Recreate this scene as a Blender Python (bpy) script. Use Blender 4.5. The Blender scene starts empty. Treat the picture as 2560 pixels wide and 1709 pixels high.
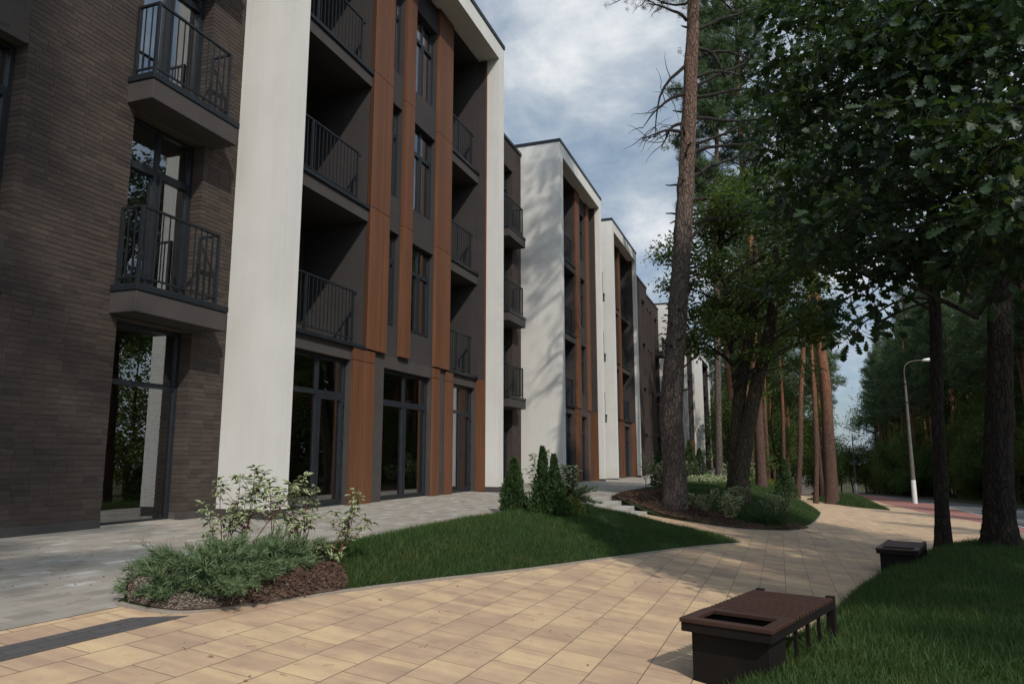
import bpy, math, random
import numpy as np
from mathutils import Vector
from mathutils.bvhtree import BVHTree

# world axes follow the street: X = across (towards the road), Y = along the facade, Z up
R = math.radians
rng = np.random.default_rng(7)
scene = bpy.context.scene
COL = scene.collection

# ------------------------------------------------------------------ helpers
def link(o, parent=None):
    COL.objects.link(o)
    if parent is not None:
        o.parent = parent
    return o

def tag(o, label=None, cat=None, group=None, kind=None):
    if label: o['label'] = label
    if cat: o['category'] = cat
    if group: o['group'] = group
    if kind: o['kind'] = kind
    return o

def empty(name, loc=(0, 0, 0), rz=0.0):
    o = bpy.data.objects.new(name, None)
    o.location = loc
    o.rotation_euler = (0, 0, rz)
    o.empty_display_size = 0.2
    return link(o)

def mesh_np(name, V, groups, mat, parent=None, uv=None, smooth=False, mats=None):
    """V (n,3); groups list of int arrays (m,k) ; uv per vertex (n,2); mats = list of material index arrays"""
    me = bpy.data.meshes.new(name)
    V = np.asarray(V, dtype=np.float32)
    groups = [np.asarray(g, dtype=np.int32) for g in groups if len(g)]
    nl = sum(g.size for g in groups); nf = sum(len(g) for g in groups)
    me.vertices.add(len(V)); me.loops.add(nl); me.polygons.add(nf)
    me.vertices.foreach_set('co', V.ravel())
    li = np.concatenate([g.ravel() for g in groups])
    me.loops.foreach_set('vertex_index', li)
    tot = np.concatenate([np.full(len(g), g.shape[1], dtype=np.int32) for g in groups])
    start = np.concatenate([[0], np.cumsum(tot)[:-1]]).astype(np.int32)
    me.polygons.foreach_set('loop_start', start)
    try: me.polygons.foreach_set('loop_total', tot)
    except Exception: pass
    me.polygons.foreach_set('use_smooth', np.full(nf, bool(smooth)))
    if uv is not None:
        l = me.uv_layers.new(name='UVMap')
        l.data.foreach_set('uv', np.asarray(uv, dtype=np.float32)[li].ravel())
    for m in (mat if isinstance(mat, (list, tuple)) else [mat]):
        me.materials.append(m)
    if mats is not None:
        me.polygons.foreach_set('material_index', np.concatenate(mats).astype(np.int32))
    me.update(calc_edges=True)
    me.validate()
    o = bpy.data.objects.new(name, me)
    return link(o, parent)

class MB:
    """collects boxes, quads and bars; build() links ONE mesh with box-projected UVs in metres"""
    def __init__(s): s.v = []; s.f = []
    def quad(s, *p):
        n = len(s.v); s.v += [tuple(q) for q in p]; s.f.append(list(range(n, n + len(p))))
    def box(s, x0, x1, y0, y1, z0, z1):
        if x0 > x1: x0, x1 = x1, x0
        if y0 > y1: y0, y1 = y1, y0
        if z0 > z1: z0, z1 = z1, z0
        n = len(s.v)
        s.v += [(x0,y0,z0),(x1,y0,z0),(x1,y1,z0),(x0,y1,z0),(x0,y0,z1),(x1,y0,z1),(x1,y1,z1),(x0,y1,z1)]
        for f in ((0,3,2,1),(4,5,6,7),(0,1,5,4),(2,3,7,6),(1,2,6,5),(3,0,4,7)):
            s.f.append([n + i for i in f])
        return s
    def tube(s, pts, rad, n=8, cap=True):
        V, G = tube(pts, rad, n)
        b = len(s.v); s.v += [tuple(q) for q in V]
        for f in G: s.f.append([b + int(i) for i in f])
        if cap:
            s.f.append([b + i for i in range(n)][::-1]); s.f.append([len(s.v) - n + i for i in range(n)])
        return s
    def build_each(s, name, mat, parent=None, bevel=0.0):
        for k in range(0, len(s.f) // 6):
            q = MB(); q.v = s.v[k * 8:k * 8 + 8]; q.f = [[i - k * 8 for i in f] for f in s.f[k * 6:k * 6 + 6]]
            q.build(name, mat, parent, bevel)
    def build(s, name, mat, parent=None, bevel=0.0, smooth=False):
        me = bpy.data.meshes.new(name)
        me.from_pydata(s.v, [], s.f); me.update()
        l = me.uv_layers.new(name='UVMap')
        for p in me.polygons:
            n = p.normal; ax = max(range(3), key=lambda i: abs(n[i]))
            p.use_smooth = smooth
            for k in p.loop_indices:
                c = me.vertices[me.loops[k].vertex_index].co
                l.data[k].uv = (c.y, c.z) if ax == 0 else ((c.x, c.z) if ax == 1 else (c.y, c.x))
        me.materials.append(mat)
        o = bpy.data.objects.new(name, me)
        link(o, parent)
        if bevel:
            m = o.modifiers.new('bevel', 'BEVEL'); m.width = bevel; m.segments = 2; m.limit_method = 'ANGLE'
        return o

def tube(pts, rad, n=8):
    pts = np.asarray(pts, float); k = len(pts)
    rad = np.broadcast_to(np.asarray(rad, float), (k,)) if np.ndim(rad) == 0 or len(np.shape(rad)) else rad
    d = np.gradient(pts, axis=0); d /= np.linalg.norm(d, axis=1)[:, None] + 1e-9
    ref = np.array([0.3, 0.9, 0.1]) if abs(d[0][2]) > .7 else np.array([0, 0, 1.])
    a = np.cross(d, ref); a /= np.linalg.norm(a, axis=1)[:, None] + 1e-9
    b = np.cross(d, a)
    th = np.linspace(0, 2 * np.pi, n, endpoint=False)
    V = pts[:, None] + rad[:, None, None] * (np.cos(th)[None, :, None] * a[:, None] + np.sin(th)[None, :, None] * b[:, None])
    V = V.reshape(-1, 3)
    i = np.arange(k - 1)[:, None] * n; j = np.arange(n)[None]
    F = np.stack([i + j, i + (j + 1) % n, i + n + (j + 1) % n, i + n + j], -1).reshape(-1, 4)
    return V, F

class Acc:
    """numpy accumulator for vegetation"""
    def __init__(s): s.V = []; s.G = {}; s.U = []; s.n = 0; s.M = {}
    def add(s, V, groups, uv=None, mi=0):
        V = np.asarray(V).reshape(-1, 3)
        s.V.append(V); s.U.append(np.zeros((len(V), 2)) if uv is None else np.asarray(uv).reshape(-1, 2))
        for g in groups:
            g = np.asarray(g); s.G.setdefault((g.shape[1], mi), []).append(g + s.n)
        s.n += len(V)
    def tube(s, pts, rad, n=6, mi=0):
        V, F = tube(pts, rad, n); s.add(V, [F], mi=mi)
    def scatter(s, tV, tF, pos, rot, scl, tU=None, mi=0):
        """template tV (k,3), faces list of tuples; pos (n,3) rot (n,3,3) scl (n,)"""
        n = len(pos); k = len(tV)
        if n == 0: return
        P = np.einsum('nij,kj->nki', rot, tV) * np.asarray(scl).reshape(n, -1, 1) + pos[:, None]
        by = {}
        for f in tF: by.setdefault(len(f), []).append(f)
        off = (np.arange(n) * k)[:, None, None]
        gs = [(np.array(fs)[None] + off).reshape(-1, L) for L, fs in by.items()]
        s.add(P, gs, None if tU is None else np.broadcast_to(tU, (n, k, 2)), mi)
    def build(s, name, mat, parent=None, smooth=False):
        keys = sorted(s.G)
        groups = [np.concatenate(s.G[k]) for k in keys]
        mi = [np.full(len(g), k[1]) for g, k in zip(groups, keys)]
        return mesh_np(name, np.concatenate(s.V), groups, mat, parent, np.concatenate(s.U), smooth, mi)

def frames(nrm, roll=None, r=rng):
    """rotation matrices whose local z = nrm, local x random heading"""
    nrm = nrm / (np.linalg.norm(nrm, axis=1)[:, None] + 1e-9)
    h = r.normal(size=nrm.shape) if roll is None else roll
    x = h - (h * nrm).sum(1)[:, None] * nrm; x /= np.linalg.norm(x, axis=1)[:, None] + 1e-9
    y = np.cross(nrm, x)
    return np.stack([x, y, nrm], -1)

def along(dirs, r=rng, flat=0.0):
    """local x = dirs (the blade/leaf axis), z random perpendicular (biased up by flat)"""
    x = dirs / (np.linalg.norm(dirs, axis=1)[:, None] + 1e-9)
    h = r.normal(size=x.shape); h[:, 2] += flat
    z = h - (h * x).sum(1)[:, None] * x; z /= np.linalg.norm(z, axis=1)[:, None] + 1e-9
    y = np.cross(z, x)
    return np.stack([x, y, z], -1)

# ------------------------------------------------------------------ materials
def newmat(name):
    m = bpy.data.materials.new(name); m.use_nodes = True
    nt = m.node_tree; nt.nodes.clear()
    out = nt.nodes.new('ShaderNodeOutputMaterial')
    return m, nt, out
def N(nt, typ, **kw):
    n = nt.nodes.new(typ)
    for k, v in kw.items():
        if k.startswith('_'): setattr(n, k[1:], v)
        else: n.inputs[k.replace('__', ' ')].default_value = v
    return n
def L(nt, a, b): nt.links.new(a, b)
def rgb(c): return (c[0], c[1], c[2], 1)
def ramp(nt, fac, stops):
    r = nt.nodes.new('ShaderNodeValToRGB'); e = r.color_ramp.elements
    while len(e) < len(stops): e.new(0.5)
    for i, (p, c) in enumerate(stops):
        e[i].position = p; e[i].color = rgb(c) if len(c) == 3 else c
    L(nt, fac, r.inputs[0]); return r.outputs[0]
def mixc(nt, fac, a, b, mode='MIX'):
    m = nt.nodes.new('ShaderNodeMix'); m.data_type = 'RGBA'; m.blend_type = mode
    for sock, v in ((m.inputs[0], fac), (m.inputs[6], a), (m.inputs[7], b)):
        if hasattr(v, 'is_linked') or hasattr(v, 'links'): L(nt, v, sock)
        elif isinstance(v, (int, float)): sock.default_value = v
        else: sock.default_value = rgb(v)
    return m.outputs[2]
def math_(nt, op, a, b=0.0, c=None):
    m = nt.nodes.new('ShaderNodeMath'); m.operation = op
    for i, v in enumerate((a, b) if c is None else (a, b, c)):
        if hasattr(v, 'links'): L(nt, v, m.inputs[i])
        else: m.inputs[i].default_value = v
    return m.outputs[0]
def coords(nt, kind='Object', scale=(1, 1, 1)):
    t = nt.nodes.new('ShaderNodeTexCoord'); mp = nt.nodes.new('ShaderNodeMapping')
    mp.inputs['Scale'].default_value = scale
    L(nt, t.outputs[kind], mp.inputs[0]); return mp.outputs[0]
def noise(nt, vec, scale=5, detail=4, rough=.55, dist=0.0):
    n = N(nt, 'ShaderNodeTexNoise', Scale=scale, Detail=detail, Roughness=rough, Distortion=dist)
    L(nt, vec, n.inputs['Vector']); return n.outputs['Fac']
def finish(nt, out, col, rough=.8, bump=None, bstr=.3, bdist=.01, metal=0.0, spec=.12, normal=None):
    p = N(nt, 'ShaderNodeBsdfPrincipled', Metallic=metal)
    p.inputs['Specular IOR Level'].default_value = spec
    if hasattr(rough, 'links'): L(nt, rough, p.inputs['Roughness'])
    else: p.inputs['Roughness'].default_value = rough
    if hasattr(col, 'links'): L(nt, col, p.inputs['Base Color'])
    else: p.inputs['Base Color'].default_value = rgb(col)
    if bump is not None:
        b = N(nt, 'ShaderNodeBump', Strength=bstr, Distance=bdist)
        L(nt, bump, b.inputs['Height']); L(nt, b.outputs[0], p.inputs['Normal'])
    L(nt, p.outputs[0], out.inputs[0]); return p

M = {}
def m_plaster(name, col, var=.12, sc=1.2, rough=.85, bstr=.25, streak=True):
    m, nt, out = newmat(name)
    v = coords(nt); n1 = noise(nt, v, sc, 5, .6); n2 = noise(nt, v, 160, 3, .6)
    v2 = coords(nt, scale=(1.4, 1.4, .12)); n3 = noise(nt, v2, 2.2, 4, .6)
    lo = tuple(c * (1 - var) for c in col); hi = tuple(min(1, c * (1 + var * .6)) for c in col)
    c = ramp(nt, n1, [(.3, lo), (.7, hi)])
    if streak:
        f = ramp(nt, n3, [(.45, (0, 0, 0)), (.8, (1, 1, 1))])
        c = mixc(nt, math_(nt, 'MULTIPLY', f, .22), c, tuple(x * .72 for x in (col[0], col[1] * .98, col[2] * .9)))
    if name == 'white_plaster':   # splash dirt near the ground, faint rain runs
        sp = nt.nodes.new('ShaderNodeSeparateXYZ'); L(nt, v, sp.inputs[0])
        dz = N(nt, 'ShaderNodeMapRange'); L(nt, math_(nt, 'ADD', sp.outputs[2], math_(nt, 'MULTIPLY', n3, .5)), dz.inputs[0])
        dz.inputs['From Min'].default_value = 1.55; dz.inputs['From Max'].default_value = .75
        c = mixc(nt, math_(nt, 'MULTIPLY', dz.outputs[0], .35), c, (.34, .30, .24))
        n4 = noise(nt, coords(nt, scale=(5, 5, .16)), 2.0, 4, .65)
        c = mixc(nt, math_(nt, 'MULTIPLY', ramp(nt, n4, [(.55, (0, 0, 0)), (.72, (1, 1, 1))]), .13), c, (.30, .27, .22))
    finish(nt, out, c, rough, n2, bstr, .004); M[name] = m
m_plaster('white_plaster', (.50, .488, .455), .06, 1.0, bstr=.35)
m_plaster('dark_plaster', (.040, .036, .035), .12, 2)
m_plaster('grey_plaster', (.052, .0465, .044), .12, 2)
m_plaster('concrete', (.30, .285, .26), .2, 1.5)
m_plaster('room_plaster', (.72, .71, .62), .2, .8, streak=False)
m_plaster('plinth', (.052, .048, .046), .2, 3)
m_plaster('reveal_white', (.62, .63, .58), .05, 3, streak=False)
m_plaster('white_paint', (.62, .62, .60), .15, 3)
m_plaster('post_concrete', (.11, .105, .095), .25, 3)

def m_brick(name, c1, c2, mortar, bw, bh, ms, bstr=.7, rough=.8, dirt=.35):
    m, nt, out = newmat(name)
    t = nt.nodes.new('ShaderNodeTexCoord'); uv = t.outputs['UV']
    nz = N(nt, 'ShaderNodeTexNoise', Scale=9, Detail=2); L(nt, uv, nz.inputs['Vector'])
    vm = nt.nodes.new('ShaderNodeVectorMath'); vm.operation = 'MULTIPLY_ADD'
    L(nt, nz.outputs['Color'], vm.inputs[0]); vm.inputs[1].default_value = (.007, .007, 0); L(nt, uv, vm.inputs[2])
    b = N(nt, 'ShaderNodeTexBrick', Scale=1, Bias=0)
    b.inputs['Color1'].default_value = rgb(c1); b.inputs['Color2'].default_value = rgb(c2)
    b.inputs['Mortar'].default_value = rgb(mortar)
    b.inputs['Mortar Size'].default_value = ms; b.inputs['Mortar Smooth'].default_value = .15
    b.inputs['Brick Width'].default_value = bw; b.inputs['Row Height'].default_value = bh
    b.offset = .37; b.squash = 1
    L(nt, vm.outputs[0], b.inputs['Vector'])
    n1 = noise(nt, uv, .9, 5, .65); n2 = noise(nt, uv, 38, 4, .65)
    c = mixc(nt, math_(nt, 'MULTIPLY', n1, dirt), b.outputs['Color'], tuple(x * .45 for x in c2))
    c = mixc(nt, math_(nt, 'MULTIPLY', n2, .35), c, tuple(min(1, x * 1.7) for x in c1))
    h = math_(nt, 'SUBTRACT', math_(nt, 'MULTIPLY', n2, .25), math_(nt, 'MULTIPLY', b.outputs['Fac'], 1.0))
    finish(nt, out, c, rough, h, bstr, .006); M[name] = m
m_brick('brick', (.052, .040, .034), (.033, .027, .024), (.030, .025, .022), .262, .0745, .007, bstr=1.0)
def m_realbrick():
    m, nt, out = newmat('brick_real')
    g = nt.nodes.new('ShaderNodeNewGeometry'); v = coords(nt)
    c = ramp(nt, g.outputs['Random Per Island'], [(.0, (.032, .0245, .021)), (.3, (.043, .032, .0265)), (.75, (.050, .037, .030)), (1.0, (.060, .045, .036))])
    n1 = noise(nt, v, .8, 4, .6); n2 = noise(nt, v, 45, 5, .7); n3 = noise(nt, coords(nt, scale=(1, .5, 3)), 14, 4, .6)
    c = mixc(nt, math_(nt, 'MULTIPLY', n1, .35), c, (.022, .018, .017))
    c = mixc(nt, math_(nt, 'MULTIPLY', ramp(nt, n3, [(.5, (0, 0, 0)), (.8, (1, 1, 1))]), .35), c, (.10, .083, .07))
    h = math_(nt, 'ADD', n2, n3)
    finish(nt, out, c, .8, h, .35, .004, spec=.25); M['brick_real'] = m
    m2, nt, out = newmat('mortar'); v = coords(nt)
    finish(nt, out, ramp(nt, noise(nt, v, 20, 3), [(.3, (.058, .049, .042)), (.7, (.085, .073, .062))]), .95, noise(nt, v, 90, 2), .3, .003, spec=.1); M['mortar'] = m2
m_realbrick()
m_brick('red_brick', (.50, .21, .10), (.36, .16, .085), (.42, .38, .32), .26, .075, .010)
m_brick('red_paving', (.27, .115, .095), (.19, .085, .08), (.17, .14, .11), .2, .1, .008, .5)
m_brick('terrace_paving', (.34, .315, .275), (.26, .24, .21), (.17, .155, .13), .32, .16, .004, .35, .75, .25)
m_brick('dark_paving', (.075, .07, .07), (.055, .052, .052), (.04, .038, .035), .21, .105, .007, .5)
m_brick('block_wall', (.17, .165, .16), (.13, .125, .12), (.09, .085, .08), .42, .22, .02, .8)

# terrace: add scattered pale blocks
def m_terrace():
    m, nt, out = newmat('terrace_blocks')
    t = nt.nodes.new('ShaderNodeTexCoord'); uv = t.outputs['UV']
    b = N(nt, 'ShaderNodeTexBrick', Scale=1, Bias=0)
    b.inputs['Color1'].default_value = (0, 0, 0, 1); b.inputs['Color2'].default_value = (1, 1, 1, 1)
    b.inputs['Mortar'].default_value = (.5, .5, .5, 1)
    b.inputs['Mortar Size'].default_value = .003; b.inputs['Mortar Smooth'].default_value = .1
    b.inputs['Brick Width'].default_value = .30; b.inputs['Row Height'].default_value = .15; b.offset = .4
    L(nt, uv, b.inputs['Vector'])
    per = b.outputs['Color']
    n1 = noise(nt, uv, .7, 5, .6); n2 = noise(nt, uv, 45, 4, .6); n3 = noise(nt, coords(nt, 'UV', (1.5, 5, 1)), 1.3, 3)
    f = math_(nt, 'ADD', math_(nt, 'MULTIPLY', per, .55), math_(nt, 'MULTIPLY', n3, .5))
    c = ramp(nt, f, [(.2, (.17, .155, .13)), (.45, (.225, .205, .175)), (.75, (.265, .25, .22)), (.9, (.38, .38, .365))])
    c = mixc(nt, math_(nt, 'MULTIPLY', n2, .3), c, (.22, .2, .16))
    c = mixc(nt, math_(nt, 'MULTIPLY', ramp(nt, n1, [(.5, (0, 0, 0)), (.75, (1, 1, 1))]), .4), c, (.30, .22, .15))
    c = mixc(nt, b.outputs['Fac'], c, (.15, .135, .11))
    h = math_(nt, 'SUBTRACT', math_(nt, 'MULTIPLY', n2, .3), b.outputs['Fac'])
    finish(nt, out, c, .72, h, .35, .004); M['terrace_blocks'] = m
m_terrace()

def m_tiles():
    m, nt, out = newmat('sandstone_tiles')
    t = nt.nodes.new('ShaderNodeTexCoord'); uv = t.outputs['UV']
    def bricks(bw, off, ms):
        b = N(nt, 'ShaderNodeTexBrick', Scale=1, Bias=0)
        b.inputs['Color1'].default_value = (0, 0, 0, 1); b.inputs['Color2'].default_value = (1, 1, 1, 1)
        b.inputs['Mortar'].default_value = (.5, .5, .5, 1)
        b.inputs['Mortar Size'].default_value = ms; b.inputs['Mortar Smooth'].default_value = .2
        b.inputs['Brick Width'].default_value = bw; b.inputs['Row Height'].default_value = .345; b.offset = off
        L(nt, uv, b.inputs['Vector']); return b
    b = bricks(.46, .43, .0042); b2 = bricks(.23, .36, .0)
    nb = noise(nt, coords(nt, 'UV', (6.5, 1.0, 1)), 1.0, 3, .6, .45)      # bands across each tile
    nw = noise(nt, uv, 2.2, 5, .65); nf = noise(nt, uv, 60, 4, .65); ng = noise(nt, uv, .35, 2)
    f = math_(nt, 'ADD', math_(nt, 'MULTIPLY', b.outputs['Color'], .15), math_(nt, 'MULTIPLY', b2.outputs['Color'], .11))
    f = math_(nt, 'ADD', f, math_(nt, 'MULTIPLY', nb, .34))
    f = math_(nt, 'ADD', f, math_(nt, 'MULTIPLY', math_(nt, 'SUBTRACT', nw, .5), .6))
    f = math_(nt, 'ADD', f, .11)
    c = ramp(nt, f, [(.18, (.25, .165, .118)), (.36, (.35, .24, .155)), (.50, (.45, .325, .19)), (.66, (.51, .385, .215)), (.85, (.39, .28, .19))])
    c = mixc(nt, math_(nt, 'MULTIPLY', ramp(nt, nf, [(.4, (0, 0, 0)), (.7, (1, 1, 1))]), .32), c, (.28, .20, .13))
    c = mixc(nt, math_(nt, 'MULTIPLY', ramp(nt, nw, [(.62, (0, 0, 0)), (.75, (1, 1, 1))]), .35), c, (.24, .155, .10))
    c = mixc(nt, math_(nt, 'MULTIPLY', ramp(nt, noise(nt, uv, .9, 6, .7), [(.48, (0, 0, 0)), (.68, (1, 1, 1))]), .38), c, (.26, .19, .13))
    c = mixc(nt, b.outputs['Fac'], c, (.085, .065, .045))
    h = math_(nt, 'SUBTRACT', math_(nt, 'MULTIPLY', nf, .25), b.outputs['Fac'])
    finish(nt, out, c, .68, h, .4, .004, spec=.35); M['sandstone_tiles'] = m
m_tiles()

def m_wood(name, a, b_, sc=(30, 30, .9), rough=.5):
    m, nt, out = newmat(name)
    v = coords(nt, scale=sc); n = noise(nt, v, 1.0, 5, .6, .6); n2 = noise(nt, coords(nt, scale=(1.5, 1.5, .5)), 1.3, 2)
    v3 = coords(nt, scale=(sc[0] * 4, sc[1] * 4, sc[2])); n3 = noise(nt, v3, 1, 3)
    c = ramp(nt, n, [(.25, a), (.75, b_)])
    c = mixc(nt, math_(nt, 'MULTIPLY', n2, .35), c, tuple(x * .6 for x in a))
    if name == 'wood_cladding':   # tongue-and-groove lines every 11 cm
        sp = nt.nodes.new('ShaderNodeSeparateXYZ'); L(nt, coords(nt), sp.inputs[0])
        fr = math_(nt, 'FRACT', math_(nt, 'MULTIPLY', sp.outputs[1], 8.9))
        gr = math_(nt, 'LESS_THAN', fr, .06); bd = math_(nt, 'FLOOR', math_(nt, 'MULTIPLY', sp.outputs[1], 8.9))
        wn = nt.nodes.new('ShaderNodeTexWhiteNoise'); wn.noise_dimensions = '1D'; L(nt, bd, wn.inputs['W'])
        c = mixc(nt, math_(nt, 'MULTIPLY', wn.outputs['Value'], .22), c, tuple(x * 1.5 for x in b_))
        c = mixc(nt, math_(nt, 'MULTIPLY', gr, .6), c, tuple(x * .25 for x in a))
    g = nt.nodes.new('ShaderNodeNewGeometry'); c = mixc(nt, math_(nt, 'MULTIPLY', g.outputs['Random Per Island'], .30), c, tuple(x * .7 for x in a))
    finish(nt, out, c, rough, n3, .2, .003, spec=.2); M[name] = m
m_wood('wood_cladding', (.064, .028, .015), (.165, .070, .034), (42, 42, .7))
m_wood('bench_slats', (.034, .017, .013), (.060, .030, .022), (2, 45, 45), .45)

def m_metal(name, col, rough=.45, metal=.0, spec=.22):
    m, nt, out = newmat(name); v = coords(nt); n = noise(nt, v, 6, 4)
    c = ramp(nt, n, [(.3, tuple(x * .85 for x in col)), (.7, tuple(x * 1.15 for x in col))])
    finish(nt, out, c, rough, noise(nt, v, 220, 2), .06, .002, metal, spec); M[name] = m
m_metal('anthracite', (.013, .0155, .018), .38)
m_metal('frame_dark', (.017, .0195, .023), .36)
m_metal('bench_metal', (.009, .0075, .0068), .55, 0, .12)
m_metal('pole_steel', (.10, .085, .07), .6, .2)
m_metal('lamp_glass', (.5, .5, .48), .3)
m_metal('black_rubber', (.015, .015, .015), .8)
m_metal('car_paint', (.62, .63, .65), .25, 0, .5)
m_metal('car_glass', (.02, .025, .03), .08)

def m_glass():
    m, nt, out = newmat('window_glass')
    fr = N(nt, 'ShaderNodeFresnel', IOR=2.1)
    tr = N(nt, 'ShaderNodeBsdfTransparent'); tr.inputs[0].default_value = (.86, .91, .88, 1)
    gl = N(nt, 'ShaderNodeBsdfGlossy', Roughness=0.0); gl.inputs[0].default_value = (.95, .98, 1, 1)
    v = coords(nt); b = N(nt, 'ShaderNodeBump', Strength=.05, Distance=.02)
    L(nt, noise(nt, v, 1.1, 2), b.inputs['Height']); L(nt, b.outputs[0], gl.inputs['Normal'])
    mx = nt.nodes.new('ShaderNodeMixShader')
    L(nt, math_(nt, 'MINIMUM', math_(nt, 'MULTIPLY_ADD', fr.outputs[0], 1.0, .16), 1.0), mx.inputs[0]); L(nt, tr.outputs[0], mx.inputs[1]); L(nt, gl.outputs[0], mx.inputs[2])
    L(nt, mx.outputs[0], out.inputs[0]); M['window_glass'] = m
m_glass()

def m_asphalt():
    m, nt, out = newmat('asphalt'); v = coords(nt)
    n1 = noise(nt, v, .5, 4); n2 = noise(nt, v, 60, 4)
    c = ramp(nt, n1, [(.3, (.075, .075, .078)), (.7, (.10, .10, .10))])
    c = mixc(nt, math_(nt, 'MULTIPLY', n2, .3), c, (.16, .15, .14))
    finish(nt, out, c, .8, n2, .4, .006); M['asphalt'] = m
m_asphalt()

def m_ground(name, a, b_, sc=3, d=(.0, .0, .0)):
    m, nt, out = newmat(name); v = coords(nt)
    n1 = noise(nt, v, sc, 6, .7); n2 = noise(nt, v, sc * 14, 4, .7)
    c = ramp(nt, n1, [(.3, a), (.7, b_)])
    c = mixc(nt, math_(nt, 'MULTIPLY', n2, .5), c, tuple((x + y) * .3 for x, y in zip(a, b_)))
    finish(nt, out, c, .95, n2, .6, .02, spec=.1); M[name] = m
m_ground('forest_floor', (.035, .028, .016), (.05, .055, .02), .8)
m_ground('turf_soil', (.012, .020, .007), (.02, .03, .01), 2)
m_ground('soil', (.055, .036, .026), (.10, .07, .052), 6)
m_ground('gravel', (.24, .20, .16), (.34, .30, .25), 30)

def m_leaf(name, a, b_, trans=.35, rough=.5, sc=1.2, margin=None, tip=None, spec=.18):
    m, nt, out = newmat(name); v = coords(nt)
    g = nt.nodes.new('ShaderNodeNewGeometry')
    n = noise(nt, v, sc, 3); rp = g.outputs['Random Per Island']
    f = math_(nt, 'ADD', math_(nt, 'MULTIPLY', n, .6), math_(nt, 'MULTIPLY', rp, .45))
    c = ramp(nt, f, [(.2, a), (.8, b_)])
    t = nt.nodes.new('ShaderNodeTexCoord'); sep = nt.nodes.new('ShaderNodeSeparateXYZ'); L(nt, t.outputs['UV'], sep.inputs[0])
    if margin is not None:      # uv.y = 0 at the midrib, 1 at the leaf margin
        c = mixc(nt, ramp(nt, sep.outputs[1], [(.55, (0, 0, 0)), (.75, (1, 1, 1))]), c, margin)
    if name == 'grass':
        c = mixc(nt, math_(nt, 'MULTIPLY', ramp(nt, noise(nt, v, 1.3, 5, .75), [(.48, (0, 0, 0)), (.66, (1, 1, 1))]), .55), c, (.095, .092, .028))
    if tip is not None:         # uv.x = 0 base .. 1 tip
        c = mixc(nt, math_(nt, 'MULTIPLY', sep.outputs[0], .6), c, tip)
    p = N(nt, 'ShaderNodeBsdfPrincipled', Roughness=rough); p.inputs['Specular IOR Level'].default_value = spec
    L(nt, c, p.inputs['Base Color'])
    tr = nt.nodes.new('ShaderNodeBsdfTranslucent')
    c2 = mixc(nt, .5, c, (.10, .16, .02)); L(nt, c2, tr.inputs[0])
    mx = nt.nodes.new('ShaderNodeMixShader'); mx.inputs[0].default_value = trans
    L(nt, p.outputs[0], mx.inputs[1]); L(nt, tr.outputs[0], mx.inputs[2]); L(nt, mx.outputs[0], out.inputs[0])
    M[name] = m
m_leaf('oak_leaf', (.009, .021, .0095), (.027, .048, .019), .25, .45, spec=.2)
m_leaf('green_leaf', (.032, .062, .016), (.10, .135, .032), .45)
m_leaf('yellow_leaf', (.10, .09, .02), (.16, .12, .025), .4)
m_leaf('needles', (.034, .064, .028), (.080, .115, .046), .15, .55)
m_leaf('grass', (.012, .036, .008), (.036, .074, .018), .3, .5, .5, tip=(.05, .085, .022))
m_leaf('juniper', (.048, .085, .038), (.125, .165, .080), .15, .6, 3)
m_leaf('thuja', (.016, .036, .012), (.048, .080, .024), .15, .6, 3)
m_leaf('gold_needles', (.07, .09, .02), (.13, .14, .03), .2, .6, 3)
m_leaf('variegated', (.055, .10, .035), (.10, .15, .055), .3, .5, 2, margin=(.42, .42, .25))
m_leaf('bark_chips', (.028, .017, .012), (.088, .052, .036), .0, .85, 20, spec=.15)
m_leaf('dry_litter', (.10, .045, .02), (.20, .10, .045), .0, .8, 20, spec=.15)

def m_bark(name, low, high, h0=6, h1=11, sc=9, bstr=1.0):
    m, nt, out = newmat(name)
    v = coords(nt, scale=(1, 1, .28))
    vo = N(nt, 'ShaderNodeTexVoronoi', Scale=sc); vo.feature = 'DISTANCE_TO_EDGE'
    nd = N(nt, 'ShaderNodeTexNoise', Scale=5, Detail=3); L(nt, v, nd.inputs['Vector'])
    vm = nt.nodes.new('ShaderNodeVectorMath'); vm.operation = 'MULTIPLY_ADD'
    L(nt, nd.outputs['Color'], vm.inputs[0]); vm.inputs[1].default_value = (.25, .25, .25); L(nt, v, vm.inputs[2])
    L(nt, vm.outputs[0], vo.inputs['Vector'])
    crack = ramp(nt, vo.outputs['Distance'], [(.0, (0, 0, 0)), (.16, (1, 1, 1))])
    n1 = noise(nt, v, 14, 5, .7); n2 = noise(nt, coords(nt), .8, 3)
    geo = nt.nodes.new('ShaderNodeTexCoord'); sep = nt.nodes.new('ShaderNodeSeparateXYZ'); L(nt, geo.outputs['Object'], sep.inputs[0])
    zz = math_(nt, 'ADD', sep.outputs[2], math_(nt, 'MULTIPLY', n2, 3.0))
    mr = N(nt, 'ShaderNodeMapRange'); L(nt, zz, mr.inputs[0])
    mr.inputs['From Min'].default_value = h0 + 1; mr.inputs['From Max'].default_value = h1 + 1
    base = mixc(nt, mr.outputs[0], low, high)
    c = mixc(nt, math_(nt, 'MULTIPLY', n1, .75), base, tuple(x * .45 for x in low))
    c = mixc(nt, math_(nt, 'MULTIPLY_ADD', crack, .65, .35), tuple(x * .3 for x in low), c)
    h = math_(nt, 'ADD', math_(nt, 'MULTIPLY', crack, 1.0), math_(nt, 'MULTIPLY', n1, .5))
    finish(nt, out, c, .9, h, bstr, .03, spec=.15); M[name] = m
m_bark('pine_bark', (.135, .105, .088), (.20, .115, .078), 8, 14, 13, 1.0)
m_bark('pine_bark_low', (.12, .072, .055), (.31, .145, .07), 4.5, 9, 15, .8)
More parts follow.
